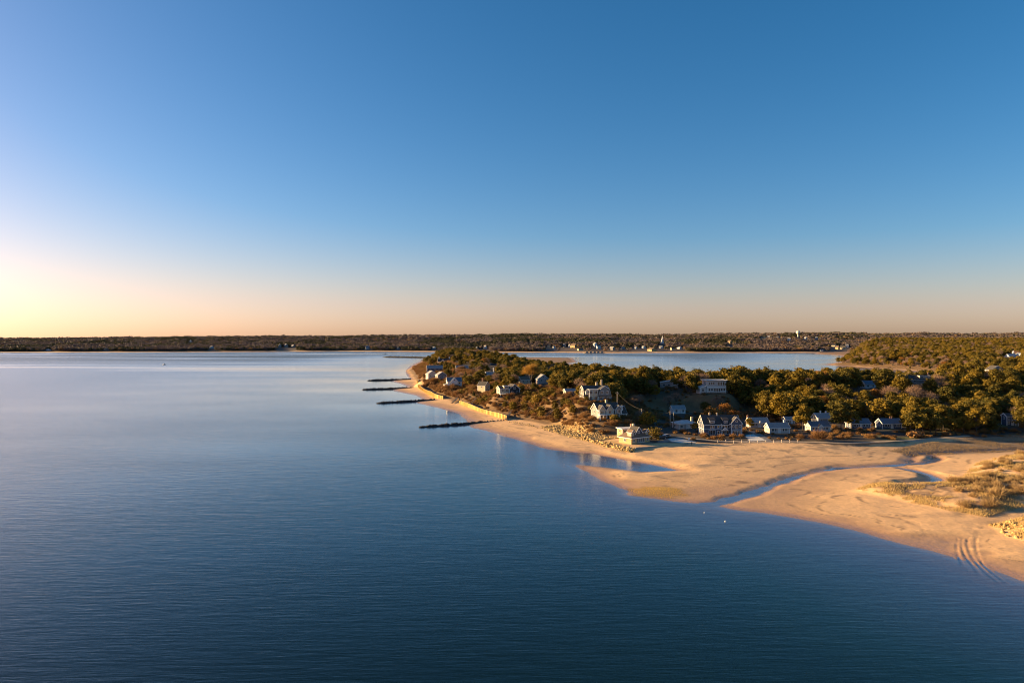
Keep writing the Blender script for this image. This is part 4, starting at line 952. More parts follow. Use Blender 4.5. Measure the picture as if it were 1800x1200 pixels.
house('H8', 'back_cottage', 'grey roofed cottage behind the cottage with the brown door gable', 6, [dict(w=9, d=6, ze=2.8, zr=5.2, wm=M_shg, rm=M_rfg)], [(0,'front',-2,1.7,1,1.3,2),(0,'front',2,1.7,1,1.3,2)], [], [(0,-1,0,6.4,.6,M_whw),(0,2.2,0,6.2,.6,M_whw)])
H6 = house('H6', 'hillside_house', 'narrow blue grey house with tall white corner post at the marsh edge', -8, [dict(w=4.4, d=5.0, ze=5.0, zr=6.2, wm=M_shb, rm=M_rfd)],
      [(0,'front',.8,3.9,1.4,1.4,2),(0,'front',-1.2,3.9,.9,1.2,2),(0,'front',-1.3,1.5,.9,1.2,2),(0,'left',0,3.9,1.2,1.3,2)], [(0,'front',.6,1.0,2.1,M_door)])
boxes(H6, 'corner_post', M_white, [((3.0,-3.0,2.0),(.28,.28,6.4))]); boxes(H6, 'balcony', M_white, [((.7,-3.1,2.8),(4.8,1.1,.2))])
# bluff houses to the west
L1 = house('L1', 'white_house', 'bright white house with blue grey roof and seaward porch on the bluff', 12, [
    dict(w=12.5, d=9, ze=6.2, zr=9.4, axis='x', wm=M_whw, rm=M_rfbl), dict(w=6.0, d=2.0, at=(-.3, -5.2), ze=6.4, zr=9.6, axis='y', wm=M_whw, rm=M_rfbl, ov=.25),
    dict(w=2.6, d=7, at=(-7.4, 0), ze=3.2, zr=4.0, kind='shed', axis='y', wm=M_shc, rm=M_rfbl, ov=.2)],
    [(1,'front',0,7.4,.8,1.2,1),(1,'front',-1.4,4.4,1.0,1.4,1),(0,'front',4.4,4.6,1.1,1.5,1),(0,'front',4.4,1.8,1.1,1.5,1),(1,'front',1.2,1.8,1.0,1.4,1),(0,'left',0,5.2,1.4,1.5,2),(2,'left',-2,1.7,1.5,1.6,2),(2,'left',2,1.7,1.5,1.6,2)])
deck(L1, -10.5, -6, -5.2, -3.2, .2, M_white, False, True)
house('L2', 'stilted_house', 'tall cream house with stacked seaward decks above the long bluff stairs', 55, [dict(w=5.8, d=7.5, ze=6.0, zr=8.8, axis='y', wm=M_shc, rm=M_rfd)],
      [(0,'front',-1.6,4.8,1.2,1.5,2),(0,'front',1.6,4.8,1.2,1.5,2),(0,'front',0,7.6,1.1,1.2,2),(0,'front',-1.6,1.7,1.5,1.8,2),(0,'front',1.6,1.7,1.5,1.8,2),(0,'left',0,4.8,1.2,1.4,2)], [], [(0,1.2,2,11.4,.8,M_brick)])
L3 = house('L3', 'dark_house', 'charcoal house with white trimmed gable and cream seaward wing on the bluff', 20, [
    dict(w=7.5, d=8, at=(2.6, 0), ze=4.6, zr=7.6, axis='y', wm=M_dark, rm=M_rfd), dict(w=7, d=7, at=(-4.4, .4), ze=4.8, zr=6.4, axis='x', wm=M_shc, rm=M_rfd, ov=.6),
    dict(w=3.4, d=2.6, at=(-3.4, -2.6), z0=5.0, ze=6.6, kind='flat', wm=M_shc, rm=M_rfd, part='dormer', ov=.3)],
    [(0,'front',0,5.2,1.6,1.8,2),(0,'front',-1.8,2.0,1.3,1.6,2),(0,'front',1.8,2.0,1.3,1.6,2),(1,'front',-1.6,3.4,1.5,1.5,2),(1,'front',1.4,3.4,1.5,1.5,2),(1,'left',0,3.4,2.0,1.6,3),(2,'front',0,5.8,2.2,1.0,3)])
deck(L3, -8.6, -.8, -6.4, -3.2, 1.2, M_white, True, True)
house('L4', 'cream_house', 'cream house half hidden by the big golden willow', 20, [dict(w=8, d=7, ze=5.0, zr=7.4, wm=M_shc, rm=M_rfb)], [(0,'front',-2,3.6,1.2,1.5,2),(0,'front',1.6,3.6,1.2,1.5,2),(0,'left',0,3.6,1.2,1.5,2)])
house('L5', 'grey_gable_house', 'grey house with a wide white edged gable right of the golden willow', 15, [dict(w=9.5, d=8, ze=4.2, zr=7.8, axis='y', wm=M_shp, rm=M_rfg)], [(0,'front',-2,3.0,1.2,1.4,2),(0,'front',2,3.0,1.2,1.4,2),(0,'front',0,5.8,1.0,1.1,1)])
house('L6', 'bluff_cottage', 'small cream cottage by the fence beside the gambrel roofed house', 14, [dict(w=6.4, d=4.5, ze=2.8, zr=3.9, wm=M_shc, rm=M_rfg)], [(0,'front',-1.6,1.6,1.1,1.2,2),(0,'front',1.6,1.6,1.1,1.2,2),(0,'left',0,1.6,1,1.2,1)])
house('K1', 'pink_house', 'pale pink house with tall white porch posts beside the white bluff house', 25, [dict(w=9, d=8, ze=6.5, zr=9.8, axis='y', wm=M_shp, rm=M_rfg)], [(0,'front',-2,4.8,1.3,1.5,2),(0,'front',2,4.8,1.3,1.5,2),(0,'front',0,1.8,2.2,1.9,3),(0,'left',0,4.8,1.3,1.5,2)])
house('K2', 'porch_house', 'grey house with white two storey porch posts above the seawall', 25, [dict(w=9, d=8, ze=6.0, zr=9.0, axis='y', wm=M_shg, rm=M_rfg)], [(0,'front',-2,4.4,1.3,1.5,2),(0,'front',2,4.4,1.3,1.5,2),(0,'front',0,1.8,2.2,1.9,3),(0,'left',0,4.4,1.3,1.5,2)])
house('K3', 'long_house', 'long dark blue house with grey roof on the headland', 10, [dict(w=18, d=9, ze=5.6, zr=8.6, wm=M_shb, rm=M_rfg)], [(0,'front',-5,3.6,1.6,1.7,2),(0,'front',0,3.6,1.6,1.7,2),(0,'front',5,3.6,1.6,1.7,2),(0,'left',0,3.6,1.6,1.7,2)], [], [(0,-6,0,10,1.0,M_cream)])
house('K4', 'headland_house', 'white trimmed house with twin chimneys and dark roof at the headland tip', 8, [dict(w=17, d=10, ze=6, zr=10, wm=M_whw, rm=M_rfd), dict(w=6, d=3, at=(-2,-6), ze=6, zr=9, axis='y', wm=M_whw, rm=M_rfd)], [(1,'front',0,4.5,1.6,1.8,2),(0,'front',4.5,4.2,1.6,1.7,2)], [], [(0,-7,0,12,1.4,M_whw),(0,7,0,12,1.4,M_whw)])
house('K5', 'grey_house', 'grey house with white door frame among pines on the headland', 10, [dict(w=13, d=9, ze=5, zr=8, wm=M_shg, rm=M_rfg)], [(0,'front',-3.5,3.2,1.6,1.9,2),(0,'front',3.5,3.2,1.6,1.9,2)], [(0,'front',0,1.6,2.4,M_door)])
house('K6', 'hip_house', 'small cream house with hipped roof below the headland pines', 18, [dict(w=8, d=7, ze=3.6, zr=6, kind='hip', wm=M_shc, rm=M_rfg)], [(0,'front',-2,2,1.3,1.5,2),(0,'front',2,2,1.3,1.5,2)])
house('K7', 'yellow_cottage', 'tiny yellow walled cottage under the tallest headland pines', 12, [dict(w=7, d=5, ze=2.9, zr=4.8, wm=M_shy, rm=M_rfd)], [(0,'front',-1.5,1.6,1.2,1.3,2)])
house('K8', 'white_chimney_house', 'grey house with a tall white chimney above the dark bluff house', 18, [dict(w=9, d=7, ze=3.2, zr=5.6, wm=M_shg, rm=M_rfg)], [(0,'front',-2.4,1.8,1.2,1.4,2),(0,'front',2.4,1.8,1.2,1.4,2)], [], [(0,3.2,0,9.5,.9,M_whw)])
# roofs in the wood
house('M1', 'long_roofed_house', 'long low house with dark roof and pale dormer deep in the pine wood', 3, [dict(w=27, d=9, ze=3.0, zr=6.4, wm=M_shg, rm=M_rfd), dict(w=8.5, d=4, at=(6, -1.5), z0=3.4, ze=6.0, kind='flat', wm=M_shc, rm=M_rfd, part='dormer', ov=.3)],
      [(1,'front',-2.2,4.9,1.8,1.4,3),(1,'front',2.2,4.9,1.8,1.4,3),(0,'front',-8,1.7,1.6,1.5,2),(0,'front',-3,1.7,1.6,1.5,2)], [], [(0,12,1,8.2,1.0,M_brick)])
house('M2', 'gable_house', 'dark house with one white edged gable rising from the pine wood', 0, [dict(w=12, d=9, ze=5.2, zr=9.4, axis='y', wm=M_shg, rm=M_rfd)], [(0,'front',-2.5,4,1.4,1.6,2),(0,'front',2.5,4,1.4,1.6,2)])
house('M3', 'wood_cottage', 'small blue roofed cottage in the pine wood above the cottage row', 5, [dict(w=8, d=6, ze=3.2, zr=5.4, wm=M_whw, rm=M_rfbl)], [(0,'front',-2,1.8,1.2,1.4,2),(0,'front',2,1.8,1.2,1.4,2)])
house('M4', 'white_roof_house', 'house with white shed roofs half hidden by pines on the hill', -12, [dict(w=9, d=7, ze=5.2, zr=6.8, kind='shed', axis='y', wm=M_shp, rm=M_rfw), dict(w=5, d=5, at=(5.5, -1.5), ze=2.6, zr=4.0, kind='shed', axis='y', wm=M_shp, rm=M_rfw)], [(0,'front',-2,3.4,1.3,1.5,2),(0,'front',1.5,3.4,1.3,1.5,2)])
M5 = house('M5', 'cupola_house', 'big white hilltop house with a pointed cupola beyond the wood', 10, [dict(w=20, d=12, ze=8, zr=13, wm=M_whw, rm=M_rfw), dict(w=13, d=10, at=(15, -4), ze=10, zr=15, kind='gambrel', axis='y', wm=M_whw, rm=M_rfw)], [(1,'front',-2.5,6,2,2.2,2),(1,'front',2.5,6,2,2.2,2),(0,'front',-5,5,2,2.2,2),(0,'front',0,5,2,2.2,2)])
cp = MB(); cp.lathe([(1.6,12),(1.6,15.5),(2.0,15.6),(.1,20)], 8, (4,0,0)); cp.build('cupola', M_whw, M5)

# ------------------------------------------------------------------ shore works
M_rock = mat('groyne_rock', (.045, .042, .042), .85, .4, 1.5, .35, bump=.08)
M_rockl = mat('granite_boulder', (.44, .30, .125), .85, .35, 1.2, .42, bump=.06)
def rock_mesh(seed, m):
    r = random.Random(seed); import bmesh
    bm = bmesh.new(); bmesh.ops.create_icosphere(bm, subdivisions=2, radius=.5)
    ax = [Vector((r.uniform(-1,1), r.uniform(-1,1), r.uniform(-1,1))).normalized() for _ in range(9)]; dd = [r.uniform(.30,.46) for _ in ax]
    for v in bm.verts:
        for a, k in zip(ax, dd):
            e = v.co.dot(a)-k
            if e > 0: v.co -= a*e
        v.co *= 1.15
    me = bpy.data.meshes.new('rock'); bm.to_mesh(me); bm.free(); me.materials.append(m); return me
RD = [rock_mesh(500+i, M_rock) for i in range(6)]; RL = [rock_mesh(520+i, M_rockl) for i in range(6)]
def rocks(parent, name, pts, meshes, smin, smax):
    o0 = parent.location
    for (x, y, z) in pts:
        s = rnd.uniform(smin, smax)
        link(name, rnd.choice(meshes), parent, (x-o0.x, y-o0.y, z-o0.z), (rnd.uniform(0,6.28), rnd.uniform(0,6.28), rnd.uniform(0,6.28)), (s*rnd.uniform(.8,1.3), s*rnd.uniform(.8,1.2), s*rnd.uniform(.7,1.0)))
def groyne(tip, root, label, wid, top, n):
    a, b_ = Vector(tip), Vector(root); L = (b_-a).length; d = (b_-a)/L; s = Vector((-d.y, d.x))
    t = thing('stone_groyne', label, 'groyne', (tip[0], tip[1], 0), 0, 'stone groynes along the beach')
    core = MB()
    P = []; K = 24
    for i in range(K+1):
        c = a+d*(L*i/K)-a; zz = top*(.8+.25*rnd.random())*min(1, .35+i*.2); w = wid*(.85+.3*rnd.random())*min(1, .4+i*.25)
        P += [(c.x-s.x*w, c.y-s.y*w, -1.6), (c.x-s.x*w*.35, c.y-s.y*w*.35, zz*.8), (c.x+s.x*w*.35, c.y+s.y*w*.35, zz*.8), (c.x+s.x*w, c.y+s.y*w, -1.6)]
    F = [(0,1,2,3), tuple(K*4+j for j in (3,2,1,0))]
    for i in range(K):
        for j in range(3): F.append((i*4+j, (i+1)*4+j, (i+1)*4+j+1, i*4+j+1))
    core.add(P, F); core.build('rubble_core', M_rock, t)
    pts = []
    for i in range(n):
        u = rnd.random()*L; v = rnd.uniform(-1, 1); q = a+d*u+s*(v*wid*.85); e = min(1, .35+u/L*5)
        pts.append((q.x, q.y, (top*(1-.75*v*v)*e)-.15))
    rocks(t, 'rock', pts, RD, .6, 1.25)
groyne(W(737,751), W(884,737.5,1.2), 'dark stone groyne ending at the long timber seawall, longest of the row', 1.9, 1.0, 150)
groyne(W(663,709), W(764,701,1.2), 'dark stone groyne below the bluff stairs between two sandy bays', 2.1, 1.3, 120)
groyne(W(637,685), W(738,680,1.2), 'dark stone groyne reaching out below the white bluff house', 2.3, 1.5, 110)
groyne(W(646,669), W(722,665.5,1.2), 'dark stone groyne off the headland end of the seawall', 2.4, 1.6, 100)
groyne(W(673,628), W(752,628.5,1.0), 'long dark breakwater off the far tip of the headland', 6, 5.0, 100)
groyne(W(1345,620), W(1200,619.5), 'dark edged breakwater at the end of the far harbour sand bar', 5, 3.5, 90)

M_wallw = mat('golden_timber_planking', (.44, .30, .085), .75, .45, 1.6, .32, bump=.04, stretch=(.4, .4, 4))
M_wallc = mat('seawall_cap', (.50, .38, .16), .75, .2, 1.5, .1)
def seawall(pix, hgt, label, step):
    P = smooth_line([W(p[0], p[1], 1.2) for p in pix], 6); cum = [0]
    for i in range(1, len(P)): cum.append(cum[-1]+math.hypot(P[i][0]-P[i-1][0], P[i][1]-P[i-1][1]))
    n = max(4, int(cum[-1]/step)); S = [(float(np.interp(cum[-1]*i/n, cum, [p[0] for p in P])), float(np.interp(cum[-1]*i/n, cum, [p[1] for p in P]))) for i in range(n+1)]
    t = thing('seawall', label, 'seawall', (S[0][0], S[0][1], 0), 0, 'timber seawalls under the bluff'); o = S[0]
    for i in range(n):
        a, b_ = S[i], S[i+1]; ln = math.hypot(b_[0]-a[0], b_[1]-a[1]); an = math.atan2(b_[1]-a[1], b_[0]-a[0]); zt = 1.1+hgt*(.93+.07*rnd.random())+.35*math.sin(i*.21)
        m = ((a[0]+b_[0])/2-o[0], (a[1]+b_[1])/2-o[1])
        pn = MB(); pn.box((m[0], m[1], zt/2-.4), (ln-.02, .35, zt+.8), an); pn.build('panel', M_wallw, t)
        pp = MB(); pp.box((a[0]-o[0]+.28*math.sin(an), a[1]-o[1]-.28*math.cos(an), zt/2-.3), (.34, .30, zt+1.0), an); pp.build('post', M_wallw, t)
        cp_ = MB(); cp_.box((m[0], m[1], zt+.09), (ln+.02, .62, .16), an); cp_.build('cap', M_wallc, t)
seawall([(733,669.5),(736,676),(741,681)], 2.4, 'short golden seawall at the foot of the headland', 3.2)
seawall([(733,679),(745,687),(757,693.5),(766,698),(779,700.5)], 2.6, 'golden timber seawall between two groynes below the pink and grey houses', 3.0)
seawall([(808,709),(830,717),(850,724),(870,730.5),(891,737)], 2.2, 'long golden timber seawall below the dark bluff house', 2.6)

# boulder revetments
def revetment(line, rows, n, label, meshes, smin, smax, zb, rise, name='boulder'):
    P = smooth_line(line, 5); t = thing('boulder_revetment', label, 'revetment', (P[0][0], P[0][1], zb)); pts = []
    cum = [0]
    for i in range(1, len(P)): cum.append(cum[-1]+math.hypot(P[i][0]-P[i-1][0], P[i][1]-P[i-1][1]))
    for k in range(n):
        u = rnd.random()*cum[-1]; i = max(1, int(np.searchsorted(cum, u))); f = (u-cum[i-1])/max(1e-6, cum[i]-cum[i-1])
        x, y = P[i-1][0]+(P[i][0]-P[i-1][0])*f, P[i-1][1]+(P[i][1]-P[i-1][1])*f; dx, dy = P[i][0]-P[i-1][0], P[i][1]-P[i-1][1]; l = math.hypot(dx, dy)
        v = rnd.random()*rows; x += -dy/l*v; y += dx/l*v; pts.append((x, y, 0, v))
    hz = hid([(p[0], p[1]) for p in pts]); rocks(t, name, [(p[0], p[1], max(h, p[3]*rise+.9)) for p, h in zip(pts, hz)], meshes, smin, smax); return t
low = [W(p[0], p[1], .9) for p in [(1010,771),(1040,779),(1070,787),(1100,795),(1114,796),(1122,790)]]
revetment(low, 4.0, 170, 'heap of lit boulders at the beach corner below the low yellow house', RL, .6, 1.3, 0, .32)
upl = [W(p[0], p[1], 1.6) for p in [(950,748),(975,757),(1010,766),(1045,774)]]
rev_up = revetment(upl, 15, 290, 'sloping stone revetment on the bluff foot below the gabled house', RL, .75, 1.4, 0, .0, 'stone')
fill = MB(); Pu = smooth_line(upl, 5); import bmesh as _bm
b0 = _bm.new(); _bm.ops.create_icosphere(b0, subdivisions=1, radius=.5); iv = [v.co.copy() for v in b0.verts]; fi = [[v.index for v in f.verts] for f in b0.faces]; b0.free()
fpts = []
for k in range(1500):
    i = rnd.randrange(len(Pu)-1); f = rnd.random(); ax_, ay_ = Pu[i]; bx3, by3 = Pu[i+1]; l = math.hypot(bx3-ax_, by3-ay_); v = rnd.random()*15
    fpts.append((ax_+(bx3-ax_)*f-(by3-ay_)/l*v, ay_+(by3-ay_)*f+(bx3-ax_)/l*v))
for (x, y), z in zip(fpts, hid(fpts)):
    s = rnd.uniform(.5, 1.15); mt_ = Matrix.Rotation(rnd.uniform(0, 6), 3, 'Z') @ Matrix.Rotation(rnd.uniform(0, 6), 3, 'X'); jit = [rnd.uniform(.75, 1.15) for _ in iv]
    fill.add([mt_ @ (c*j)*s+Vector((x-rev_up.location.x, y-rev_up.location.y, z+.05-rev_up.location.z)) for c, j in zip(iv, jit)], fi)
fo = fill.build('stone_fill', M_rockl, rev_up); fo['kind'] = 'stuff'
rr_ = [W(p[0], p[1], 1.2) for p in [(1738,921),(1762,936),(1790,950),(1815,962)]]
revetment(rr_, 5.0, 70, 'pale boulders on the dune foot beside the tyre tracks', RL, .5, 1.15, 0, .3)
scat = [W(p[0], p[1], 1.0) for p in [(893,741),(930,749),(965,758),(1000,768)]]
revetment(scat, 3, 70, 'scattered small stones along the beach between seawall and boulders', RL, .4, 1.0, 0, .1, 'stone')

# retaining wall of the low beach house
M_conc = mat('grey_concrete', (.30, .28, .25), .85, .2, .8, .06, bump=.03)
rw = [W(1117,793,.8), W(1150,789,.8), W(1180,784,.9)]; t = thing('retaining_wall', 'grey concrete retaining wall in front of the low yellow beach house', 'wall', (rw[0][0], rw[0][1], 0))
for i in range(2):
    a, b_ = rw[i], rw[i+1]
    for k in range(4):
        f0, f1 = k/4, (k+1)/4; p0 = (a[0]+(b_[0]-a[0])*f0-rw[0][0], a[1]+(b_[1]-a[1])*f0-rw[0][1]); p1 = (a[0]+(b_[0]-a[0])*f1-rw[0][0], a[1]+(b_[1]-a[1])*f1-rw[0][1])
        zt = 2.5-.12*(i*4+k); mb = MB(); mb.beam((p0[0], p0[1], zt/2-.4), (p1[0], p1[1], zt/2-.4), .4, zt+.8); mb.build('wall_section', M_conc, t)

# bluff stairs
def stairs(p0, z0, p1, z1, label, wdt=1.3):
    t = thing('bluff_stairs', label, 'stairs', (p0[0], p0[1], z0)); v = Vector((p1[0]-p0[0], p1[1]-p0[1], z1-z0)); s = Vector((-v.y, v.x, 0)).normalized()
    for k in (-1, 1):
        mb = MB(); mb.beam(s*(k*wdt/2)+Vector((0,0,.35)), v+s*(k*wdt/2)+Vector((0,0,.35)), .14, .34); mb.build('stringer', M_wood, t)
        rb = MB(); rb.beam(s*(k*wdt/2)+Vector((0,0,1.4)), v+s*(k*wdt/2)+Vector((0,0,1.4)), .1, .12)
        for i in range(0, 9): q_ = v*(i/8)+s*(k*wdt/2); rb.box((q_.x, q_.y, q_.z+.85), (.1, .1, 1.1))
        rb.build('handrail', M_wood, t)
    n = int(v.length/.42)
    for i in range(n):
        mb = MB(); c = v*((i+.5)/n); mb.box((c.x, c.y, c.z+.5), (.36, wdt-.18, .07), math.atan2(v.y, v.x)); mb.build('tread', M_wood, t)
def gz(x, y): return float(height(np.array([x]), np.array([y]), False)[0])
for (a, b_, lab) in [((888,735),(902,719),'short pale wooden stairs climbing the bluff from the long seawall end'),
                     ((794,706),(814,690),'long wooden stairs climbing the bluff below the white house'),
                     ((828,711),(842,694),'wooden stairs climbing the bluff to the tall cream house'),
                     ((958,738),(985,713),'weathered wooden stairs through brown scrub below the gambrel roofed house')]:
    p0 = W(a[0], a[1], 2.2); z0 = gz(*p0); best = None
    Ys = np.arange(p0[1]+4, p0[1]+70, .5); hs = height(Ys*(b_[0]-900)/FPX, Ys, False); ok_ = HOR+FPX*(CAM_H-hs)/Ys <= b_[1]
    if ok_.any(): i = int(np.argmax(ok_)); best = (WX(b_[0], Ys[i]), float(Ys[i]), float(hs[i]))
    if best: stairs(p0, z0, best[:2], best[2], lab)

# rail fence along the beach path, utility poles and wires
M_postw = mat('pale_fence_post', (.55, .47, .38), .8, .2, 2, .1)
fp = [W(px, 778+.4*math.sin(px), 2.1) for px in range(1262, 1405, 14)]; t = thing('path_fence', 'low fence of pale posts along the sandy path in front of the cottages', 'fence', (fp[0][0], fp[0][1], 0))
for i, (x, y) in enumerate(fp):
    z = gz(x, y); mb = MB(); mb.box((x-fp[0][0], y-fp[0][1], z+.55), (.26, .26, 1.5)); mb.build('post', M_postw, t)
    if i: x0, y0 = fp[i-1]; mb = MB(); mb.beam((x0-fp[0][0], y0-fp[0][1], gz(x0, y0)+.75), (x-fp[0][0], y-fp[0][1], z+.75), .05, .10); mb.build('rail', M_postw, t)
M_pole = mat('utility_pole_wood', (.33, .27, .21), .85, .25, 2, .1)
POLES = [(1085,704,388,9.5,'weathered utility pole on the slope right of the gambrel house'), (1128,742,372,9,'utility pole among small pines in the hollow'), (1178,751,362,9.5,'tall pale utility pole left of the low pale roofed house'), (1184,751,364,8.6,'shorter pale pole close beside the tall utility pole')]
tops = []
for px, py, Y, hgt, lab in POLES:
    x = WX(px, Y); z = gz(x, Y); t = thing('utility_pole', lab, 'pole', (x, Y, z), R(rnd.uniform(-20, 20)))
    mb = MB(); mb.tube([(0,0,-1), (0,0,hgt)], [.24, .17], 8); mb.build('pole', M_pole, t, True)
    mb = MB(); mb.box((0,0,hgt-.7), (2.2, .14, .16)); ca_ = mb.build('crossarm', M_pole, t)
    for k in (-.9, .9):
        mb = MB(); mb.lathe([(.07,0),(.09,.1),(.05,.2)], 8, (k,0,hgt-.6)); mb.build('insulator', M_doord, ca_)
    tops.append((x, Y, z+hgt-.45))
M_wire = mat('cable', (.14, .11, .09), .6, .1, 2)
for i, lab in ((0, 'sagging cable from the slope pole to the hollow pole'), (1, 'sagging cable from the hollow pole to the tall utility pole')):
    a, b_ = Vector(tops[i]), Vector(tops[i+1]); mb = MB()
    mb.tube([a+(b_-a)*(k/10)-Vector((0,0,1.6*(1-(k/5-1)**2))) for k in range(11)], [.045]*11, 5); tag(mb.build('overhead_cable', M_wire), lab, 'cable')
# sign on a pole, person on the beach path
x, y = W(1211,778,2.1); z = gz(x, y); t = thing('beach_sign', 'white sign board on a thin post beside the person on the beach path', 'sign', (x, y, z))
mb = MB(); mb.tube([(0,0,-.5), (0,0,2.3)], [.05,.05], 6); mb.build('post', M_pole, t); mb = MB(); mb.box((0,-.06,2.2), (.75,.05,.9)); mb.build('sign_board', M_white, t)

def person(x, y, z, rz, label):
    t = thing('person', label, 'person', (x, y, z), rz)
    V = [(0,0,.95),(0,0,1.12),(0,-.01,1.32),(0,0,1.48),(0,-.01,1.56),(0,-.02,1.66),(0,-.02,1.76),
         (.10,0,.90),(.11,-.05,.50),(.12,.03,.09),(.12,-.10,.045),(-.10,0,.90),(-.11,.06,.50),(-.12,.14,.09),(-.12,.01,.045),
         (.19,0,1.42),(.25,.03,1.15),(.24,-.06,.90),(.235,-.09,.81),(-.19,0,1.42),(-.25,-.04,1.15),(-.23,-.14,.92),(-.225,-.17,.83)]
    Ed = [(0,1),(1,2),(2,3),(3,4),(4,5),(5,6),(0,7),(7,8),(8,9),(9,10),(0,11),(11,12),(12,13),(13,14),(3,15),(15,16),(16,17),(17,18),(3,19),(19,20),(20,21),(21,22)]
    rad = [.145,.125,.15,.11,.06,.10,.085,.10,.07,.05,.045,.10,.07,.05,.045,.07,.05,.042,.04,.07,.05,.042,.04]
    me = bpy.data.meshes.new('body'); me.from_pydata(V, Ed, []); o = link('body', me, t)
    sk = o.modifiers.new('skin', 'SKIN'); sk.use_smooth_shade = True
    for i, r_i in enumerate(rad): me.skin_vertices[0].data[i].radius = (r_i, r_i*.85); me.skin_vertices[0].data[i].use_root = (i == 0)
    o.modifiers.new('sub', 'SUBSURF').levels = 2; o.modifiers['sub'].render_levels = 2
    m = mat('dark_winter_clothes', (.03, .03, .036), .85, .2, 6); me.materials.append(m)
    ms_ = mat('skin', (.42, .27, .20), .6, .05, 6)
    hd = MB(); hd.lathe([(.01,1.56),(.07,1.58),(.095,1.66),(.10,1.72),(.085,1.79),(.02,1.83)], 10, (0,-.03,0)); hd.box((0,-.135,1.68),(.025,.04,.05)); hd.build('face', ms_, t, True)
    hr = MB(); hr.lathe([(.112,1.70),(.118,1.76),(.095,1.83),(.02,1.86)], 10, (0,-.01,0)); hr.build('hat', m, t, True)
    for sx_, c in ((1, (.235,-.10,.77)), (-1, (-.225,-.18,.79))):
        h_ = MB(); h_.tube([c, (c[0], c[1]-.01, c[2]-.07)], [.035,.04], 6)
        for f_ in range(4): h_.tube([(c[0]+(f_-1.5)*.018, c[1]-.01, c[2]-.07), (c[0]+(f_-1.5)*.018, c[1]-.035, c[2]-.12-.012*(f_ in (1,2))), (c[0]+(f_-1.5)*.018, c[1]-.055, c[2]-.14)], [.010,.009,.008], 5)
        h_.tube([(c[0]-sx_*.03, c[1]-.02, c[2]-.02), (c[0]-sx_*.05, c[1]-.05, c[2]-.07)], [.011,.009], 5); h_.build('hand', ms_, t, True)
x, y = W(1216,782.5,1.7); person(x, y, gz(x, y), R(200), 'person in dark winter clothes walking on the beach path by the white sign')

# gulls / mooring floats in the shallows
M_float = mat('white_float', (.8, .8, .8), .4, .05, 3)
for px, py, s, lab in ((1238,900.5,.20,'smaller white mooring float in the shallows off the creek mouth'), (1275,916,.28,'larger white mooring float in the shallows off the sand point')):
    x, y = W(px, py); t = thing('mooring_float', lab, 'buoy', (x, y, 0)); mb = MB()
    mb.lathe([(.05,-s*.8),(s*.7,-s*.5),(s,0),(s*.8,s*.55),(s*.3,s*.85),(.05,s*.9)], 14); mb.build('float_body', M_float, t, True)
    mb = MB(); mb.lathe([(s*.1,s*.85),(s*.12,s*1.1),(s*.2,s*1.2),(.02,s*1.3)], 8); mb.build('ring', M_doord, t)
# cars parked in the shade behind the low beach house
M_tyre = mat('tyre_rubber', (.02, .02, .02), .9, .1, 4); M_car = [mat('black_car_paint', (.02, .022, .025), .3, .05, 2, spec=.6), mat('silver_car_paint', (.42, .43, .44), .3, .05, 2, spec=.6)]
def car(px, py, rz, m, lab):
    x, y = W(px, py, 2.3); z = gz(x, y); t = thing('parked_car', lab, 'car', (x, y, z), R(rz)); mb = MB()
    pr = [(-2.2,.35),(-2.2,.95),(-1.2,1.02),(-.55,1.5),(1.0,1.52),(1.75,1.05),(2.15,.98),(2.2,.35)]
    mb.extrude([(a, zz) for a, zz in pr], -.85, .85, 'y'); mb.build('body', m, t)
    gb = MB(); gb.extrude([(-.95,1.06),(-.52,1.42),(.98,1.44),(1.5,1.06)], -.87, .87, 'y'); gb.build('side_windows', M_glass, t)
    for a in (-1.35, 1.35):
        for s in (-1, 1):
            wb_ = MB(); wb_.tube([(a, s*.78, .33), (a, s*.92, .33)], [.33,.33], 14); wl = wb_.build('wheel', M_tyre, t); rb = MB(); rb.tube([(a, s*.91, .33), (a, s*.94, .33)], [.19,.19], 10); rb.build('rim', M_car[1], wl)
    for s in (-1, 1):
        hb = MB(); hb.box((-2.2, s*.6, .75), (.06,.35,.16)); hb.build('headlight', M_white, t)
car(1164,770.5,25,M_car[0],'black car parked in the shade behind the low yellow beach house'); car(1171,768,20,M_car[1],'silver car parked in the shade by the shell drive')

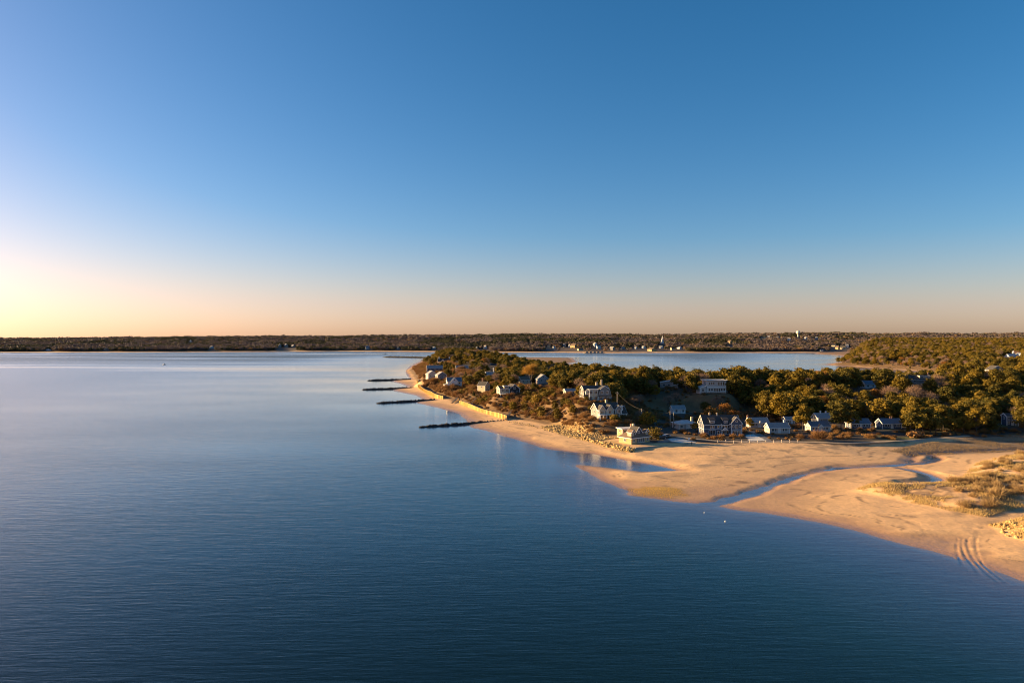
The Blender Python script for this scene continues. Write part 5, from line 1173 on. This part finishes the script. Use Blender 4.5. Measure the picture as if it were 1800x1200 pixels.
# dune grass and marsh grass, sand-flat weed
M_straw = leaf_mat('dune_grass', (.46, .33, .14), (.58, .42, .19), .35); M_weed = leaf_mat('golden_cordgrass', (.58, .34, .05), (.66, .42, .08), .35); M_marsh = leaf_mat('marsh_grass', (.20, .14, .08), (.27, .19, .10), .2)
def grass(name, x0, x1, y0, y1, sp, test, hgt, m, label, seed):
    gx_, gy_ = jitter_grid(x0, x1, y0, y1, sp, seed); ok_ = test(gx_, gy_); gx_, gy_ = gx_[ok_], gy_[ok_]; gz_ = height(gx_, gy_, False); ok_ = gz_ > .03; gx_, gy_, gz_ = gx_[ok_], gy_[ok_], gz_[ok_]
    r = np.random.default_rng(seed); V = []
    for k in range(4):
        a = r.uniform(0, 6.28, len(gx_)); h_ = hgt*r.uniform(.6, 1.3, len(gx_)); ln = h_*r.uniform(.2, .7, len(gx_)); w = .025+.05*r.random(len(gx_))
        p = np.stack([gx_+r.normal(0, .12, len(gx_)), gy_+r.normal(0, .12, len(gx_)), gz_-.05], -1); t_ = np.stack([-np.sin(a), np.cos(a), 0*a], -1)*w[:, None]; e = np.stack([np.cos(a)*ln, np.sin(a)*ln, h_], -1)
        V.append(np.stack([p-t_, p+t_, p+e+t_*.3, p+e-t_*.3], 1).reshape(-1, 3))
    o = link(name, quad_mesh(name, np.concatenate(V), m)); o['kind'] = 'stuff'; tag(o, label, 'grass')
grass('dune_grass', 88, 260, 140, 285, .5, lambda x, y: ((sdf(x, y, DUNE) > .5)|(sdf(x, y, DUNE2) > .5)) & (fbm(x/8, y/8, 62)+.6*fbm(x/2.3, y/2.3, 63, 3) > -.1), .55, M_straw, 'dry golden dune grass in tufts on the sand dunes', 601)
grass('cordgrass', 30, 70, 210, 245, .55, lambda x, y: (sdf(x, y, SPIT)+3*fbm(x/8, y/8, 62)+1.5*fbm(x/2.3, y/2.3, 63, 3) > .2+1.5*vnoise(x*3, y*3, 9)), .16, M_weed, 'golden grass patch at the edge of the sand flat by the water', 602)
grass('marsh_grass', 150, 420, 270, 345, .9, lambda x, y: (sdf(x, y, MARSH) > 0) & (fbm(x/9, y/9, 68) > -.2), .5, M_marsh, 'brown marsh grass beside the tidal creek', 603)

# ------------------------------------------------------------------ the town across the bay
TOWN = []
def ground_at(px, py):
    Ys = np.arange(1500, 4600, 8.0); hs = height(Ys*(px-900)/FPX, Ys, False); ok_ = (hs > 2) & (HOR+FPX*(CAM_H-hs)/Ys <= py); i = int(np.argmax(ok_)) if ok_.any() else 180
    return WX(px, Ys[i]), float(Ys[i]), float(hs[i])
def far_house(px, py, w, hgt, kind, label):
    """small far house; px, py: its foot in the photograph on the slope of the far shore"""
    x, Y, h_ = ground_at(px, py); TOWN.append((x, Y)); k = FPX/Y; wm_, rm_ = [(M_whw, M_rfg), (M_shc, M_rfd), (M_shy, M_rfb), (M_shg, M_rfg)][kind]
    wd, ht = w/k, hgt/k
    t = thing('far_house', label, 'house', (x, Y, h_-.3), R(rnd.choice((-62, -50, -38, -70, 20)))); mb = MB()
    mb.extrude([(-wd*.35,-2),(-wd*.35,ht*.6),(0,ht),(wd*.35,ht*.6),(wd*.35,-2)], -wd/2, wd/2, 'x'); mb.build('wall', wm_, t)
    rb = MB(); rb.extrude([(-wd*.39,ht*.56),(0,ht+.05),(wd*.39,ht*.56),(wd*.39,ht*.56+.6),(0,ht+.75),(-wd*.39,ht*.56+.6)], -wd/2-.5, wd/2+.5, 'x'); rb.build('roof', rm_, t)
    for u in (-.25, .25):
        f, p = window_meshes(max(1.6, wd*.12), max(1.6, ht*.18), 2); o = link('window', f, t, (u*wd, -wd*.35-.04, ht*.33)); link('pane', p, o)
near = ['beside the pier', 'on the slope above the harbour', 'at the harbour edge', 'below the church', 'along the far beach', 'on the wooded far hill']
TL = [(646,613,6,5,0,'white far house by the long pale beach'),(965,610,5,5,1,'cream far house on the slope left of the yellow harbour hall'),(974,613,4,5,0,'small white far house at the root of the pier'),(992,610,5,6,3,'grey gabled far house above the pier'),
      (1001,610,4,5,0,'white gable end touching the yellow harbour hall'),(1009,611,11,7,2,'long yellow harbour hall with tan roof across the bay'),(1046,609,7,7,0,'tall white far house above the harbour sheds'),(1052,613,7,6,0,'white harbour building close to the pier'),
      (1076,615,8,6,3,'grey shingled harbour building right of the pier'),(1020,616,9,4,1,'low cream shed at the landward end of the pier'),(1095,614,6,4,3,'grey far shed on the quay'),(1117,613,5,4,0,'white far cottage on the quay'),(1131,612,7,4,0,'row building with white wall near the quay'),
      (1146,617,14,6,2,'long sunlit yellow building at the water edge below the church'),(1162,612,6,4,0,'white far house right below the church'),(1182,615,6,5,1,'cream far house at the end of the quay'),(1194,613,7,4,0,'white far house by the creek mouth'),
      (1283,604,8,6,2,'yellow far house alone on the wooded hill'),(1340,596,10,5,1,'broad cream building high on the hill left of the water tower'),(1351,594,5,4,0,'small white house on the hill left of the water tower'),(1368,594,9,3,3,'long grey building near the hill crest'),(1387,598,5,4,0,'white house low left of the water tower'),(1416,596,5,4,0,'white house just right of the water tower'),(1435,596,4,4,0,'lone white house on the hill right of the water tower'),
      (1466,611,8,6,1,'cream far house in the sunlit shore cluster'),(1472,614,6,6,2,'yellow far house in the sunlit shore cluster'),(1482,614,9,7,1,'large cream far house at the sunlit beach end'),(1489,610,5,5,0,'white far house above the sunlit beach end'),(1444,617,5,3,0,'white boat shed on the sunlit far beach'),
      (1509,616,8,6,1,'cream house beside the bay shore woods'),(1533,613,6,5,0,'white house in the bay shore woods'),(1541,612,4,5,0,'narrow white house in the bay shore woods'),(1556,612,6,5,3,'grey house in the bay shore woods'),(1570,615,8,6,1,'cream house at the edge of the hill pines'),
      (85,616,10,3,0,'long white shed on the far left shore'),(187,615,8,3,3,'grey boat house at the far left shore'),(372,612,7,4,0,'pale house on the far shore facing the open bay'),(492,611,7,7,3,'first of three tall gabled far shore houses, with steep roof'),(503,611,8,7,3,'middle of three tall gabled far shore houses'),(515,611,6,5,3,'lowest of three gabled far shore houses'),(335,601,4,4,0,'tiny white house high in the far wood'),(763,613,5,4,0,'white cottage behind the far beach'),(853,613,5,6,0,'white gabled house behind the far beach'),(838,614,5,4,3,'grey cottage behind the far beach'),(700,614,6,4,3,'grey bungalow behind the far beach'),(1670,599,6,4,0,'white house on the far right hill'),(1540,600,5,4,0,'white house high above the bay shore woods')]
for a in TL: far_house(*a)
# church, water tower, mast, pier, boats
x, Y, h_ = ground_at(1164, 604); TOWN.append((x, Y)); t = thing('church', 'white church with slender pointed steeple above the harbour town', 'church', (x, Y, h_)); k = Y/FPX
mb = MB(); mb.extrude([(-4.5*k/2,-2),(-4.5*k/2,3*k),(0,5.2*k),(4.5*k/2,3*k),(4.5*k/2,-2)], -3*k, 3*k, 'y'); mb.build('nave', M_whw, t)
mb = MB(); mb.box((0,-2*k,4*k), (2.6*k,2.6*k,8*k)); mb.build('tower', M_whw, t); mb = MB(); mb.lathe([(1.2*k,8*k),(1.0*k,9.6*k),(1.1*k,9.7*k),(.1,14.5*k)], 8, (0,-2*k,0)); mb.build('spire', M_whw, t)
x, Y, h_ = ground_at(1403, 593); TOWN.append((x, Y)); t = thing('water_tower', 'pale bulbous water tower rising above the far wooded ridge', 'water tower', (x, Y, h_)); k = Y/FPX; z1 = 50+(596-581)*k-h_
M_tank = mat('pale_tank_paint', (.62, .60, .50), .5, .06, .1)
mb = MB(); mb.lathe([(1.9*k,-2),(1.4*k,1*k),(1.2*k,z1-7*k),(1.6*k,z1-6*k)], 16); mb.build('stem', M_tank, t, True); mb = MB(); mb.lathe([(1.5*k,z1-6.4*k),(2.9*k,z1-5*k),(3.6*k,z1-3.4*k),(3.4*k,z1-1.6*k),(2.2*k,z1-.4*k),(.3*k,z1)], 20); mb.build('tank', M_tank, t, True)
for px_, lab, hh in ((1487, 'thin radio mast on the far ridge right of the water tower', 9), (243, 'thin radio mast on the far ridge across the open bay', 4)):
    x, Y, h_ = ground_at(px_, 594); t = thing('radio_mast', lab, 'mast', (x, Y, h_)); k = Y/FPX; mb = MB(); mb.tube([(0,0,-2),(0,0,6*k+hh*k)], [.5*k*.5,.16*k], 6); mb.build('mast', M_pole, t); mb = MB(); mb.box((0,0,5*k+hh*k),(1.2*k,.3*k,.3*k)); mb.build('antenna', M_pole, t)
x, Y = W(1046, 621.5); t = thing('town_pier', 'dark timber pier with sheds at the far harbour', 'pier', (x, Y, 0)); mb = MB(); mb.box((0,25,2.2), (72,50,1.0)); mb.build('pier_deck', M_wood, t)
for i in range(12): mb = MB(); mb.tube([(-34+i*6.2,.5,-3),(-34+i*6.2,.5,2.4)], [.5,.5], 6); mb.build('pile', M_rock, t)
for i in range(5): mb = MB(); mb.box((-26+i*13,14+5*(i%2),4.6),(8,6,4.2)); mb.build('shed', M_shg, t)
def boat(px, py, L, rz, lab):
    x, y = W(px, py); t = thing('moored_boat', lab, 'boat', (x, y, 0), R(rz)); mb = MB(); S = []
    for u, w_, zb in ((-.5,.30,.0),(-.2,.36,-.1),(.2,.30,-.05),(.5,.03,.25)):
        S += [(u*L,-w_*L*.5,L*.14+max(0,u)*L*.08),(u*L,0,zb*L*.3-.25),(u*L,w_*L*.5,L*.14+max(0,u)*L*.08)]
    F = [(0,1,2)[::-1],(9,10,11)]
    for i in range(3):
        F += [(i*3,(i+1)*3,(i+1)*3+1,i*3+1),(i*3+1,(i+1)*3+1,(i+1)*3+2,i*3+2),(i*3,i*3+2,(i+1)*3+2,(i+1)*3)]
    mb.add(S, F); mb.build('hull', M_white, t); mb = MB(); mb.box((-.02*L,0,L*.22),(L*.28,L*.22,L*.2)); mb.build('cabin', M_whw, t); mb = MB(); mb.box((.02*L,0,L*.26),(L*.29,L*.225,L*.07)); mb.build('cabin_windows', M_glass, t)
boat(677,623,10,10,'small white boat moored beyond the far breakwater'); boat(1094,620.5,9,30,'white boat moored right of the town pier'); boat(1102,620.5,8,0,'second white boat beside the one moored near the pier'); boat(289,641,7,40,'lone small dark boat far out on the open bay')
keepf = np.ones(len(FARPTS), bool)
for (x, y) in TOWN:      # clear the wood round the town houses and in front of them
    k = (FARPTS[:, 1]-x*FARPTS[:, 2]/y); keepf &= ~((np.abs(k) < 17) & (FARPTS[:, 2] < y+14) & (FARPTS[:, 2] > y-420))
tp = 900+FPX*FARPTS[:, 1]/FARPTS[:, 2]; inl = FARPTS[:, 2]-far_line(FARPTS[:, 1])
keepf &= ~((((tp > 945) & (tp < 1210)) | ((tp > 1440) & (tp < 1500))) & (inl < 380) & (rng.random(len(FARPTS)) < .72))      # the town stands among scattered trees
FARPTS = FARPTS[keepf]
stuff_wood('far_wood', FARPTS, fk, 'wooded hills of bare and evergreen trees along the far shore', 'wood')
